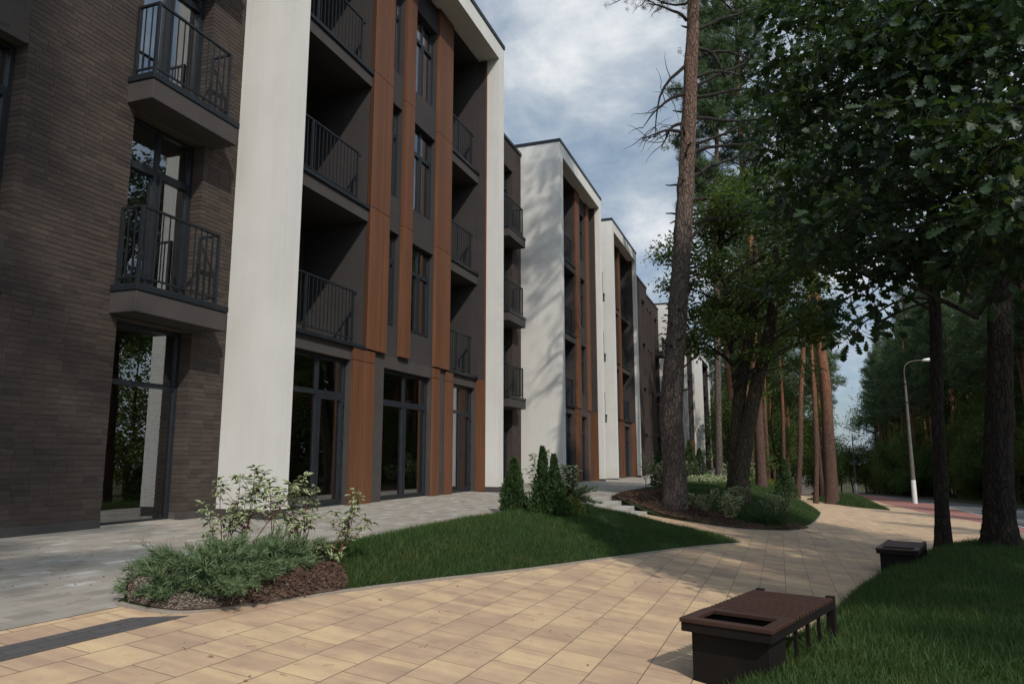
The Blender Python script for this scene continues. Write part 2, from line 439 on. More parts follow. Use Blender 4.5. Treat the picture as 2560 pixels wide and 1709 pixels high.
m_bark('oak_bark', (.038, .029, .023), (.038, .03, .024), 20, 30, 13)
m_bark('lean_bark', (.085, .066, .042), (.085, .068, .044), 20, 30, 12)
m_bark('dark_branch', (.045, .038, .034), (.05, .04, .035), 20, 30, 20, .5)
m_bark('red_stem', (.16, .05, .045), (.16, .05, .045), 20, 30, 30, .3)

# ------------------------------------------------------------------ ground heights
def f_(s): return .018 * s + np.where(s > 60, .016 * (s - 60), 0)
def g_(t):
    u = np.clip(t - 1, 0, 3)
    return np.where(t < 1, .11 * t, .11 + .11 * u - (.08 / 6) * u * u + .03 * np.maximum(t - 4, 0))
def zP(t, s): return -f_(s) - g_(t)
def z0(s): return .62 - .007 * np.maximum(s - 20, 0)
def zT(t, s):
    a = np.clip((s - 6) / 6, 0, 1); a = a * a * (3 - 2 * a)
    ze = (zP(-4.9 + 0 * s, np.minimum(s, 12))) * (1 - a) + (z0(s) - .12) * a
    return z0(s) + (ze - z0(s)) * (t + 9.1) / 4.2

def resample(P, n):
    P = np.asarray(P, float)
    # smooth with Catmull-Rom
    Q = []
    for i in range(len(P) - 1):
        p0 = P[max(i - 1, 0)]; p1 = P[i]; p2 = P[i + 1]; p3 = P[min(i + 2, len(P) - 1)]
        for u in np.linspace(0, 1, 12, endpoint=False):
            Q.append(.5 * ((2 * p1) + (-p0 + p2) * u + (2 * p0 - 5 * p1 + 4 * p2 - p3) * u * u + (-p0 + 3 * p1 - 3 * p2 + p3) * u ** 3))
    Q.append(P[-1]); Q = np.array(Q)
    d = np.concatenate([[0], np.cumsum(np.linalg.norm(np.diff(Q, axis=0), axis=1))])
    x = np.linspace(0, d[-1], n)
    return np.stack([np.interp(x, d, Q[:, 0]), np.interp(x, d, Q[:, 1])], -1)

def loft(A, B, n, m, zf):
    """A,B edge curves of (t,s); zf(t,s,u,v)->z ; returns V, F, grid shape"""
    a = resample(A, n); b = resample(B, n)
    v = np.linspace(0, 1, m)
    P = a[:, None] * (1 - v)[None, :, None] + b[:, None] * v[None, :, None]
    u = np.linspace(0, 1, n)[:, None] + 0 * v[None]
    vv = 0 * u + v[None]
    Z = zf(P[..., 0], P[..., 1], u, vv)
    V = np.concatenate([P, Z[..., None]], -1).reshape(-1, 3)
    i = np.arange(n - 1)[:, None] * m; j = np.arange(m - 1)[None]
    F = np.stack([i + j, i + m + j, i + m + j + 1, i + j + 1], -1).reshape(-1, 4)
    # orient upwards
    q = V[F[:, 2]] - V[F[:, 0]]; w = V[F[:, 3]] - V[F[:, 1]]
    if np.cross(q, w)[:, 2].sum() < 0: F = F[:, ::-1]
    return V, F
GROUND = []
def ground_obj(name, V, F, mat, kind='structure', uvs=True):
    o = mesh_np(name, V, [F], M[mat], None, np.stack([V[:, 1], V[:, 0]], -1), smooth=True)
    o['kind'] = kind; GROUND.append((V, F)); return o

# base terrain to the horizon
gx = np.concatenate([[-400, -200, -90, -40, -20], np.arange(-12, 40, 2.0), [45, 60, 90, 150, 250, 400]])
gy = np.concatenate([[-300, -120, -60], np.arange(-30, 200, 5.0), [220, 260, 320, 420, 600, 900]])
X, Y = np.meshgrid(gx, gy, indexing='ij')
Z = np.where(X < -5, z0(np.clip(Y, 0, 150)) - .35, zP(np.clip(X, -5, 60), np.clip(Y, -40, 200))) - .12
Z = np.where(X > 17, zP(17 + 0 * X, np.clip(Y, -40, 200)) + .0 + .02 * np.minimum(X - 17, 30), Z)
V = np.stack([X, Y, Z], -1).reshape(-1, 3); n, m = X.shape
i = np.arange(n - 1)[:, None] * m; j = np.arange(m - 1)[None]
F = np.stack([i + j, i + m + j, i + m + j + 1, i + j + 1], -1).reshape(-1, 4)
ground_obj('forest_ground', V, F, 'forest_floor')

# sandy tiled path
redn = [(8.3, -25), (8.3, 10), (8.1, 31), (7.7, 40), (6.9, 47), (6.5, 65), (7.0, 100), (8, 160)]
V, F = loft([(-4.9, -25), (-4.9, 5), (-4.9, 20), (-4.9, 60), (-4.9, 160)], redn, 140, 24, lambda t, s, u, v: zP(t, s))
ground_obj('path', V, F, 'sandstone_tiles')
# red paved verge, road
rdn = [(8.9, -25), (8.9, 10), (8.75, 33), (9.5, 45), (10.2, 67), (12.0, 120), (11.0, 160)]
V, F = loft(redn, rdn, 90, 5, lambda t, s, u, v: zP(t, s) + .004)
ground_obj('red_verge', V, F, 'red_paving')
kerbA = resample(rdn, 90)
mb = MB()
for a, b in zip(kerbA[:-1], kerbA[1:]):
    za = float(zP(a[0], a[1])); zb = float(zP(b[0], b[1]))
    p = [(a[0], a[1], za + .02), (a[0] + .15, a[1], za + .02), (b[0] + .15, b[1], zb + .02), (b[0], b[1], zb + .02)]
    mb.quad(*p)
    mb.quad(p[1], (p[1][0], p[1][1], za - .2), (p[2][0], p[2][1], zb - .2), p[2])
kb = mb.build('kerb', M['concrete']); kb['kind'] = 'structure'
rfar = [(17.5, -25), (17.5, 30), (17.9, 68), (19.5, 110), (14.0, 160)]
rdn2 = [(a + .15, b) for a, b in rdn]
V, F = loft(rdn2, rfar, 90, 8, lambda t, s, u, v: zP(t, s) - .10)
ground_obj('road', V, F, 'asphalt')

# grey terrace
TE = -4.9
tb = [(TE, -25), (TE, 3), (TE, 4.7), (-5.2, 6), (-5.2, 8), (-5.1, 13), (-4.9, 16.5), (-4.85, 18.3), (-4.85, 22), (-4.9, 30), (-4.9, 60), (-4.9, 125)]
tbr = resample(tb, 200)
V, F = loft([(-9.6, -25), (-9.6, 5), (-9.6, 18), (-9.6, 60), (-9.6, 125)], [(a, b) for a, b in tbr], 200, 16, lambda t, s, u, v: zT(t, s) + .004)
# straight rulings: match s of both edges
V2 = V.reshape(200, 16, 3).copy()
ss = np.linspace(-25, 125, 200)
te = np.interp(ss, tbr[:, 1], tbr[:, 0])
for k in range(16):
    v = k / 15
    V2[:, k, 0] = -10.2 * (1 - v) + te * v; V2[:, k, 1] = ss
V2[:, :, 2] = zT(V2[:, :, 0], V2[:, :, 1]) + .004
V = V2.reshape(-1, 3)
ground_obj('terrace', V, F, 'terrace_blocks')
mb = MB()
ed = [(a, b) for a, b in zip(te, ss) if b > 17.5]
for a, b in zip(ed[:-1], ed[1:]):
    za = float(zT(np.array(a[0]), np.array(a[1]))); zb = float(zT(np.array(b[0]), np.array(b[1])))
    mb.quad((a[0] + .07, a[1], za + .012), (b[0] + .07, b[1], zb + .012), (b[0] - .05, b[1], zb + .012), (a[0] - .05, a[1], za + .012))
    mb.quad((a[0] + .07, a[1], za - .9), (b[0] + .07, b[1], zb - .9), (b[0] + .07, b[1], zb + .012), (a[0] + .07, a[1], za + .012))
o = mb.build('terrace_edge', M['concrete']); o['kind'] = 'structure'
# dark strip in the path
V, F = loft([(-4.60, -25), (-4.60, -5), (-4.60, 4.42)], [(-4.36, -25), (-4.36, -5), (-4.36, 4.75)], 40, 2, lambda t, s, u, v: zP(t, s) + .004)
ground_obj('dark_paving_strip', V, F, 'dark_paving')

# lawns (mounded sheets)
L1A = [(-4.95, 4.62), (-4.5, 4.72), (-4.3, 5.25), (-4.02, 6.4), (-3.63, 7.74), (-3.05, 9.58), (-2.25, 12.58), (-1.53, 15.1), (-.86, 16.95)]
L1B = [(-5.0, 4.66), (-5.25, 5.4), (-5.3, 7), (-5.3, 9), (-5.25, 11.5), (-5.1, 13.8), (-4.95, 16.2), (-4.7, 17.7), (-3.5, 18.35), (-2.2, 18.1), (-1.3, 17.6), (-.86, 16.95)]
def zl1(t, s, u, v):
    zt = np.where(t < -4.7, zT(t, s), zP(t, s) + (zT(np.full_like(t, -4.8), s) - zP(np.full_like(t, -4.8), s)) * np.clip((-t - 2.6) / 2.2, 0, 1))
    za = zP(t, s)
    w = np.clip(v, 0, 1)
    return za * (1 - w) + np.maximum(zt, za) * w + .018 + .20 * np.sin(np.pi * w) * np.minimum(1, np.minimum(u * 6, (1 - u) * 5))
V1, F1 = loft(L1A, L1B, 120, 26, zl1); ground_obj('lawn', V1, F1, 'turf_soil')
L2A = [(-3.25, 21.95), (-2.6, 21.1), (-1.8, 20.65), (-1.0, 20.9), (-.3, 21.8), (.35, 23.2), (1.0, 28), (1.5, 34), (1.62, 37), (1.4, 43), (.7, 49), (-.6, 52.3), (-2, 53)]
L2B = [(-3.4, 22.0), (-4.1, 22.1), (-4.8, 22.2), (-4.82, 24), (-4.82, 27), (-4.82, 30), (-4.82, 34), (-4.82, 38), (-4.82, 42), (-4.82, 46), (-4.82, 49), (-4.5, 52), (-2.2, 53.1)]
def zl2(t, s, u, v):
    za = zP(t, s); zt = zT(np.full_like(t, -4.85), s)
    ze = zP(np.full_like(t, -3.3), s)
    zt = np.where(s < 23, ze + (zt - ze) * np.clip((-t - 3.25) / 1.5, 0, 1), zt)
    w = v ** .8
    return za * (1 - w) + zt * w + .015 + .30 * np.sin(np.pi * np.clip(v, 0, 1)) * np.clip((s - 21.6) / 3.5, 0, 1) * np.clip((1 - u) * 8, 0, 1)
V2_, F2_ = loft(L2A, L2B, 120, 24, zl2); ground_obj('lawn', V2_, F2_, 'turf_soil')
L3A = [(-1.0, 55), (.2, 57), (.9, 63), (1.2, 75), (2.0, 95), (2.5, 118)]
L3B = [(-4.8, 55.5), (-4.85, 58), (-4.85, 66), (-4.85, 76), (-4.85, 95), (-4.85, 118)]
V3, F3 = loft(L3A, L3B, 60, 12, lambda t, s, u, v: zP(t, s) * (1 - v) + zT(np.full_like(t, -4.85), s) * v + .02 + .35 * np.sin(np.pi * v))
ground_obj('lawn', V3, F3, 'turf_soil')
LIA = [(1.65, 54.3), (2.3, 52.2), (3.2, 49), (4.2, 46.5), (5.45, 44.9)]
LIB = [(1.7, 54.5), (3.0, 56), (4.6, 55.5), (5.4, 51), (5.5, 45)]
V4, F4 = loft(LIA, LIB, 40, 14, lambda t, s, u, v: zP(t, s) + .015 + .55 * np.sin(np.pi * v) * np.clip(u * 3, 0, 1) * np.clip((1 - u) * 2.2, 0, 1))
ground_obj('lawn', V4, F4, 'turf_soil')
L5A = [(3.2, 70), (4.0, 66), (5.4, 66)]; L5B = [(3.3, 71), (3.6, 100), (6.0, 112)]
V5, F5 = loft(L5A, L5B, 20, 8, lambda t, s, u, v: zP(t, s) + .02 + .3 * np.sin(np.pi * v))
ground_obj('lawn', V5, F5, 'turf_soil')
LRA = [(-1.9, -8), (-1.3, -2), (-.85, 2), (-.36, 6.06), (-.22, 6.95), (.37, 9.1), (1.08, 12.6), (2.1, 16.4), (3.0, 19.3), (3.9, 21.5), (5.1, 22.6), (6.4, 22.9)]
LRB = [(8.0, -8), (8.0, -2), (8.0, 2), (8.0, 6), (8.0, 7), (8.0, 9), (8.0, 12.5), (8.0, 16.4), (8.0, 19), (7.9, 21), (7.6, 22.4), (6.7, 23.0)]
def zlr(t, s, u, v):
    return zP(t, s) + .015 + .42 * np.sin(np.pi * np.clip(v, 0, 1) ** .7) ** .8 * np.clip((1 - u) * 9, 0, 1)
V6, F6 = loft(LRA, LRB, 140, 40, zlr); ground_obj('lawn', V6, F6, 'turf_soil')
# soil banks below the lawn edges
for V, n, m in ((V1, 120, 26), (V2_, 120, 24), (V3, 60, 12), (V4, 40, 14), (V5, 20, 8), (V6, 140, 40)):
    g = V.reshape(n, m, 3); ring = np.concatenate([g[:, 0], g[-1, 1:], g[::-1, -1][1:], g[0, ::-1][1:]])
    low = ring.copy(); low[:, 2] -= .7; k = len(ring); i = np.arange(k - 1)
    Fs = np.concatenate([np.stack([i, i + 1, i + 1 + k, i + k], -1)])
    o = mesh_np('soil_bank', np.concatenate([ring, low]), [Fs], M['soil'], None, np.concatenate([ring, low])[:, :2]); o['kind'] = 'structure'
# thin edging bands along the lawns
for P, nm in ((L1A, 'lawn_edging'), (LRA, 'lawn_edging'), (L2A, 'lawn_edging'), (LIA, 'lawn_edging')):
    p = resample(P, 120); d = np.gradient(p, axis=0); d /= np.linalg.norm(d, axis=1)[:, None]
    nrm = np.stack([d[:, 1], -d[:, 0]], -1)
    mb = MB()
    for k in range(119):
        q = []
        for kk in (k, k + 1):
            for sg in (-.035, .03):
                x, y = p[kk] + nrm[kk] * sg
                q.append((x, y, float(zP(np.array(x), np.array(y))) + .022))
        mb.quad(q[0], q[1], q[3], q[2])
        mb.quad(q[1], (q[1][0], q[1][1], q[1][2] - .05), (q[3][0], q[3][1], q[3][2] - .05), q[3])
        mb.quad(q[0], (q[0][0], q[0][1], q[0][2] - .05), (q[2][0], q[2][1], q[2][2] - .05), q[2])
    o = mb.build(nm, M['gravel']); o['kind'] = 'structure'
# concrete steps from terrace down to the path
for k in range(4):
    t1 = -4.83 + .40 * (k + 1); zt = float(zT(np.array(-4.85), np.array(20.0))) - .135 * (k + 1)
    mb = MB(); mb.box(-4.84 - .001 * k, t1, 18.0, 21.9 - .01 * k, zt - .6, zt)
    o = mb.build('step', M['concrete'], bevel=.012)
    names = ['highest', 'second highest', 'third highest', 'lowest']
    tag(o, 'grey concrete step beside the bark mulch, %s of the four below the terrace' % names[k], 'step', 'steps from the terrace down to the path')

# BVH over all ground sheets
vv = []; ff = []; b = 0
for V, F in GROUND:
    vv += [tuple(map(float, p)) for p in V]; ff += [tuple(int(i) + b for i in f) for f in F]; b += len(V)
BVH = BVHTree.FromPolygons(vv, ff)
def gz(x, y):
    h = BVH.ray_cast(Vector((float(x), float(y), 50)), Vector((0, 0, -1)))
    return h[0].z if h[0] else float(zP(np.array(x), np.array(y)))

# ------------------------------------------------------------------ building pieces
def wall(name, parent, mat, x, s0, s1, za, zb, ops, depth, thick=.0):
    """front sheet at x (facing +x) with rectangular openings (s0,s1,z0,z1) and their reveals"""
    S = sorted({s0, s1} | {v for o in ops for v in o[:2] if s0 < v < s1})
    Zs = sorted({za, zb} | {v for o in ops for v in o[2:4] if za < v < zb})
    mb = MB()
    for a, b in zip(S[:-1], S[1:]):
        for c, d in zip(Zs[:-1], Zs[1:]):
            if any(o[0] - 1e-6 <= a and b <= o[1] + 1e-6 and o[2] - 1e-6 <= c and d <= o[3] + 1e-6 for o in ops): continue
            mb.quad((x, a, c), (x, b, c), (x, b, d), (x, a, d))
    for a, b, c, d in ops:
        xi = x - depth
        c = max(c, za)
        mb.quad((x, b, c), (xi, b, c), (xi, b, d), (x, b, d))
        mb.quad((xi, a, c), (x, a, c), (x, a, d), (xi, a, d))
        mb.quad((x, a, d), (x, b, d), (xi, b, d), (xi, a, d))
        mb.quad((x, b, c), (x, a, c), (xi, a, c), (xi, b, c))
    # inner lining so the wall is closed behind
    xb = x - depth - .02
    for a, b in zip(S[:-1], S[1:]):
        for c, d in zip(Zs[:-1], Zs[1:]):
            if any(o[0] - 1e-6 <= a and b <= o[1] + 1e-6 and o[2] - 1e-6 <= c and d <= o[3] + 1e-6 for o in ops): continue
            mb.quad((xb, b, c), (xb, a, c), (xb, a, d), (xb, b, d))
    return mb.build(name, mat, parent)

def window(parent, x, a, b, c, d, trans=.72, mull=True, door=False, fw=.065, sill=True, name=None):
    """frame with mullion and transom whose outer face is at x; child pane (and handle)"""
    mb = MB(); x1 = x - .075
    mb.box(x1, x, a, b, c, c + fw); mb.box(x1, x, a, b, d - fw, d)
    mb.box(x1, x, a, a + fw, c + fw, d - fw); mb.box(x1, x, b - fw, b, c + fw, d - fw)
    m = (a + b) / 2; zt = c + (d - c) * trans
    if trans < 1:
        mb.box(x1, x - .004, a + fw, b - fw, zt - fw * .6, zt + fw * .6)
    if mull:
        mb.box(x1, x - .008, m - fw * .6, m + fw * .6, c + fw, d - fw)
        # sash frames
        for p, q in ((a + fw, m - fw * .6), (m + fw * .6, b - fw)):
            e = .045 if not door else .075
            lo, hi = c + fw, (zt - fw * .6 if trans < 1 else d - fw)
            if door and p < m: continue
            mb.box(x1 + .01, x + .012, p, q, lo, lo + e); mb.box(x1 + .01, x + .012, p, q, hi - e, hi)
            mb.box(x1 + .01, x + .012, p, p + e, lo + e, hi - e); mb.box(x1 + .01, x + .012, q - e, q, lo + e, hi - e)
    if sill:
        mb.box(x - .02, x + sillx, a - .03, b + .03, c - .045, c - .012)
    o = mb.build(name or ('door' if door else 'window'), M['frame_dark'], parent)
    if c > 3 and mull:
        g = MB(); g.box(x1 - .30, x1 - .012, b - .03, b - .005, c + .02, d - .03); g.box(x1 - .30, x1 - .012, a + .005, a + .03, c + .02, d - .03)
        g.box(x1 - .02, x1 - .005, a + .03, a + .075, c + .05, d - .05); g.box(x1 - .02, x1 - .005, b - .075, b - .03, c + .05, d - .05)
        g.box(x1 - .02, x1 - .005, m - .03, m + .03, c + .05, d - .05)
        g.build_each('inner_reveal', M['reveal_white'], o)
    g = MB(); xg = x - .04
    g.quad((xg, a + fw * .8, c + fw * .8), (xg, b - fw * .8, c + fw * .8), (xg, b - fw * .8, d - fw * .8), (xg, a + fw * .8, d - fw * .8))
    g.build('pane', M['window_glass'], o)
    if door:
        h = MB(); hx = x + .012; hy = m + fw * .6 + .035
        h.box(hx, hx + .012, hy - .018, hy + .018, c + 1.0, c + 1.22)
        h.box(hx + .012, hx + .055, hy - .009, hy + .009, c + 1.13, c + 1.15)
        h.box(hx + .04, hx + .058, hy - .009, hy + .13, c + 1.13, c + 1.15)
        h.build('handle', M['anthracite'], o, bevel=.003)
        g = MB()
        for zz in (c + .25, c + 1.35, zt - .2):
            g.box(hx, hx + .03, b - fw - .01, b - fw + .02, zz - .05, zz + .05)
        g.build_each('hinge', M['anthracite'], o)
    return o
sillx = .1

def room(parent, x, a, b, c, d, depth=4.5, ground=False):
    mb = MB(); xb = x - depth
    mb.quad((xb, a, c), (x, a, c), (x, b, c), (xb, b, c))      # floor
    mb.quad((xb, b, d), (x, b, d), (x, a, d), (xb, a, d))      # ceiling
    mb.quad((xb, a, c), (xb, b, c), (xb, b, d), (xb, a, d))
    if not ground:
        mb.quad((x, a, c), (xb, a, c), (xb, a, d), (x, a, d)); mb.quad((xb, b, c), (x, b, c), (x, b, d), (xb, b, d))
    mb.build('room_interior', M['room_plaster'], parent)
    if ground:
        mb = MB()
        mb.quad((x, a, c), (xb, a, c), (xb, a, d), (x, a, d)); mb.build('room_side_wall', M['red_brick'], parent)
        mb = MB(); mb.quad((xb, b, c), (x, b, c), (x, b, d), (xb, b, d)); mb.build('room_side_wall', M['red_brick'], parent)

def railing(parent, pts, z0_, h=1.2, gap=.135, r=.008, posts=()):
    """pts: list of (x,y); bars between; returns one mesh"""
    mb = MB()
    for (xa, ya), (xb, yb) in zip(pts[:-1], pts[1:]):
        L_ = math.hypot(xb - xa, yb - ya); n = max(1, int(round(L_ / gap)))
        ax = abs(yb - ya) > abs(xb - xa)
        w = .02
        if ax:
            mb.box(xa - w, xa + w, ya, yb, z0_ + h - .035, z0_ + h); mb.box(xa - .012, xa + .012, ya, yb, z0_ + .10, z0_ + .13)
        else:
            mb.box(xa, xb, ya - w, ya + w, z0_ + h - .036, z0_ + h - .001); mb.box(xa, xb, ya - .012, ya + .012, z0_ + .10, z0_ + .13)
        for k in range(1, n):
            x = xa + (xb - xa) * k / n; y = ya + (yb - ya) * k / n
            mb.box(x - r, x + r, y - r, y + r, z0_ + .13, z0_ + h - .035)
    for x, y in list(pts) + list(posts):
        mb.box(x - .022, x + .022, y - .022, y + .022, z0_, z0_ + h - .002)
    return mb.build('railing', M['anthracite'], parent)

def balcony(parent, xw, xf, a, b, zs):
    """bracketless slab balcony in front of wall plane xw; zs top of slab cap"""
    mb = MB(); mb.box(xw - .05, xf, a, b, zs - .42, zs - .10)
    sl = mb.build('balcony_slab', M['grey_plaster'], parent, bevel=.008)
    mb = MB(); mb.box(xw + .002, xf + .02, a - .02, b + .02, zs - .10, zs)
    mb.build('cap', M['anthracite'], sl, bevel=.006)
    railing(sl, [(xw + .05, a + .06), (xf - .06, a + .06), (xf - .06, b - .22), (xw + .05, b - .22)], zs, posts=[])
    return sl

def brickwork(parent, x, s0, s1, za, zb, ops, depth, ch=.0745, bl=.262, j=.010):
    """real bricks, laid in courses, standing 9 mm proud of the mortar"""
    r = np.random.default_rng(4); V = []; 
    nz = int((zb - za) / ch)
    for k in range(nz):
        z_0 = za + k * ch; z_1 = z_0 + ch - j
        cuts = [(a, b) for a, b, c, d in ops if z_1 > c + .01 and z_0 < d - .01]
        spans = []; cur = s0
        for a, b in sorted(cuts):
            if a > cur: spans.append((cur, a, cur > s0, True))
            cur = max(cur, b)
        spans.append((cur, s1, cur > s0, False))
        for a, b, la, lb in spans:
            y = a - (0 if la else r.uniform(0, bl)) ; first = True
            off = r.uniform(.3, .7) * bl if la else 0
            while y < b - .004:
                w = off if (first and off) else bl
                y1 = min(y + w, b); ya = max(y, a)
                if b - y1 < .05: y1 = b
                e0 = la and abs(ya - a) < 1e-6; e1 = lb and abs(y1 - b) < 1e-6
                ye = y1 if y1 >= b - 1e-6 else y1 - j
                dx = .006 + r.normal() * .0009; dz = r.normal() * .0008
                xb = x - depth if (e0 or e1) else x - .004
                
                V.append((xb, x + dx, ya - (.006 if e0 else 0), ye + (.006 if e1 else 0), z_0 + dz, z_1 + dz))
                y = y1; first = False
    V = np.array(V); n = len(V)
    c = np.empty((n, 8, 3))
    for i, (a, b, d) in enumerate([(0,0,0),(1,0,0),(1,1,0),(0,1,0),(0,0,1),(1,0,1),(1,1,1),(0,1,1)]):
        c[:, i, 0] = V[:, a]; c[:, i, 1] = V[:, 2 + b]; c[:, i, 2] = V[:, 4 + d]
    F = np.array([(0,3,2,1),(4,5,6,7),(0,1,5,4),(2,3,7,6),(1,2,6,5)])
    F = (F[None] + (np.arange(n) * 8)[:, None, None]).reshape(-1, 4)
    return mesh_np('brick_facing', c.reshape(-1, 3), [F], M['brick_real'], parent)

LV = [(4.10, 6.95), (7.38, 10.30), (10.72, 13.6)]

def brick_section(B, x, s0, s1, ztop, dz, zb, groups, corner=False):
    """groups: ('balc', a, b, xf) balcony door columns, ('win', a, b) windows with plaster spandrels"""
    ops = []
    for g in groups:
        k, a, b = g[:3]
        if k == 'balc':
            ops.append((a, b, zb - .02, 3.66 + dz))
            for lo, hi in LV: ops.append((a, b, lo + dz, hi + dz))
        elif k == 'win':
            ops.append((a, b, zb - .02, 3.66 + dz))
            for lo, hi in LV: ops.append((a, b, lo + .6 + dz, hi + .1 + dz))
    if x == -9.1 and s0 < 0:
        wall('brick_wall', B, M['mortar'], x, s0, s1, zb - .5, ztop, ops, .30)
        brickwork(B, x, 3.0, s1 - .002, zb + .135, ztop - .02, ops, .225)
    else:
        wall('brick_wall', B, M['brick'], x, s0, s1, zb - .5, ztop, ops, .30)
    mb = MB()
    segs = [s0]
    for g in sorted(groups, key=lambda q: q[1]): segs += [g[1], g[2]]
    segs.append(s1)
    for a, b in zip(segs[::2], segs[1::2]):
        mb.box(x - .1, x + .012, a - .008, b + .008, zb - .4, zb + .13)
    mb.build_each('plinth', M['plinth'], B)
    mb = MB(); mb.box(x - .45, x + .05, s0, s1, ztop, ztop + .13); mb.build('roof_coping', M['anthracite'], B)
    mb = MB(); mb.box(x - 9, x - .33, s0, s1, ztop - .4, ztop - .1); mb.box(x - 9.2, x - 9, s0, s1, zb - 1, ztop)
    mb.build_each('roof_slab', M['concrete'], B)
    for g in groups:
        k, a, b = g[:3]
        xi = x - .23
        room(B, x - .325, a - .25, b + .35, zb - .02, 3.66 + dz, ground=True)
        if k == 'balc':
            window(B, xi, a, b, zb - .02, 3.66 + dz, .70, mull=False, sill=False)
            for lo, hi in LV:
                window(B, xi, a, b, lo + dz, hi + dz, .74, mull=True, sill=False)
                room(B, x - .325, a - .25, b + .35, lo + dz - .02, hi + dz + .02)
                balcony(B, x, g[3], a - .15, b + .21, lo + dz + .01)
        else:
            window(B, xi, a, b, zb - .02, 3.66 + dz, .72, sill=False)
            for lo, hi in LV:
                window(B, xi, a, b, lo + .6 + dz, hi + .1 + dz, .72)
                room(B, x - .325, a - .25, b + .35, lo + .4 + dz, hi + .3 + dz)

def white_block(B, S0, S1, xf, dz, zb, xr, loggias, uppers, lowers, wins, gops, xback=-12.5, thick=.45, side_back=-12.5):
    """white plaster portal with loggias, cladding strips and window columns. xr = recess plane."""
    zr = 15.15 + dz
    zi = 14.6 + dz
    mb = MB()
    mb.box(xback, xf, S0, S0 + thick, zb + .13, zi); mb.box(xback, xf, S1 - thick, S1, zb + .13, zi)
    mb.box(xback, xf, S0, S1, zi, zr)
    # weld look: bevel keeps the corner soft
    mb.build('white_frame', M['white_plaster'], B)
    mb = MB()
    mb.box(xback, xf - .012, S0 + .012, S0 + thick - .012, zb - .6, zb + .13); mb.box(xback, xf - .012, S1 - thick + .012, S1 - .012, zb - .6, zb + .13)
    mb.build_each('plinth', M['plinth'], B)
    mb = MB(); mb.box(xback, xf + .03, S0 - .03, S1 + .03, zr, zr + .13); mb.build('roof_coping', M['anthracite'], B)
    a0, a1 = S0 + thick, S1 - thick
    zg = 3.73 + dz
    # ground floor wall
    wall('ground_floor_wall', B, M['grey_plaster'], xr - .05, a0, a1, zb - .5, 4.02 + dz, [(a, b, zb - .02, zg) for a, b, k in gops], .28)
    # upper walls between the loggias
    edges = sorted(loggias); solid = []; cur = a0
    for a, b in edges:
        if a - cur > .02: solid.append((cur, a))
        cur = b
    if a1 - cur > .02: solid.append((cur, a1))
    for a, b in solid:
        ops = [(p, q, lo + .68 + dz, hi + .2 + dz) for p, q in wins if p >= a and q <= b for lo, hi in LV]
        ops = [(p, q, c, min(d, zi - .1)) for p, q, c, d in ops]
        wall('upper_wall', B, M['dark_plaster'], xr - .05, a, b, 4.02 + dz, zi, ops, .26)
        for p, q, c, d in ops:
            window(B, xr - .05 - .12, p, q, c, d, .70, sill=True)
            room(B, xr - .05 - .285, p - .2, q + .3, c - .1, d + .1)
    for a, b, k in gops:
        window(B, xr - .05 - .12, a, b, zb - .02, zg, .75, door=(k == 'door'), sill=False, fw=.08)
        room(B, xr - .335, a - .2, b + .3, zb - .03, zg + .02, ground=True)
    # loggias
    for a, b in loggias:
        xb_ = xr - 1.75
        mb = MB()
        for lo in (4.02, 7.30, 10.64):
            mb.box(xb_, xr - .01, a, b, lo - .29 + dz if lo > 4.1 else 4.021 + dz, lo + dz if lo > 4.1 else 4.03 + dz)
        mb.box(xb_, xr - .01, a, b, zi - .03, zi - .001)
        mb.build_each('loggia_slab', M['grey_plaster'], B)
        # side and back walls
        mb = MB()
        mb.box(xb_ - .2, xr - .055, a - .2 if a > a0 + .1 else a - .001, a + .001 if a > a0 + .1 else a + .05, 4.03 + dz, zi)
        mb.box(xb_ - .2, xr - .055, b - .001 if b < a1 - .1 else b - .05, b + .2 if b < a1 - .1 else b + .001, 4.03 + dz, zi)
        mb.build_each('loggia_side_wall', M['dark_plaster'], B)
        dops = [(a + .7, b - .7, lo + .02 + dz, lo + 2.35 + dz) for lo, hi in LV]
        wall('loggia_back_wall', B, M['dark_plaster'], xb_ + .002, a, b, 4.03 + dz, zi, dops, .2)
        for p, q, c, d in dops:
            window(B, xb_ - .1, p, q, c, d, .98, sill=False); room(B, xb_ - .225, p - .2, q + .2, c - .05, d + .05, 3)
        for lo in (4.10, 7.38, 10.72):
            mb = MB(); mb.box(xr - .16, xr + .035, a - .0, b + .0, lo - .085 + dz, lo + dz)
            mb.build('loggia_cap', M['anthracite'], B, bevel=.006)
            r0, r1 = a + .08, b - .40
            rl = railing(B, [(xr - .10, r0), (xr - .10, r1)], lo + dz, h=1.2, posts=[(xr - .10, r0 + (r1 - r0) * .42)])
            mb = MB(); mb.box(xr - .13, xr - .07, r1, r1 + .12, lo + 1.12 + dz, lo + 1.19 + dz); mb.build('bracket', M['anthracite'], rl)
    # cladding
    for k, (a, b, lo) in enumerate(uppers):
        mb = MB()
        zz = [lo + dz, 7.40 + dz, 10.78 + dz, 14.12 + dz, zi - .002]
        for p, q in zip(zz[:-1], zz[1:]):
            mb.box(xr - .046, xr + .045, a, b, p + .006, q - .006)
        mb.build('wood_panel', M['wood_cladding'], B, bevel=.002)
    for a, b in lowers:
        mb = MB()
        for p, q in ((zb - .02, 3.74 + dz), (3.74 + dz, 4.02 + dz)):
            mb.box(xr - .045, xr + .012, a, b, p + .006, q - .006)
        mb.build('wood_panel', M['wood_cladding'], B, bevel=.002)
    # cladding on the far reveal of the portal
    mb = MB()
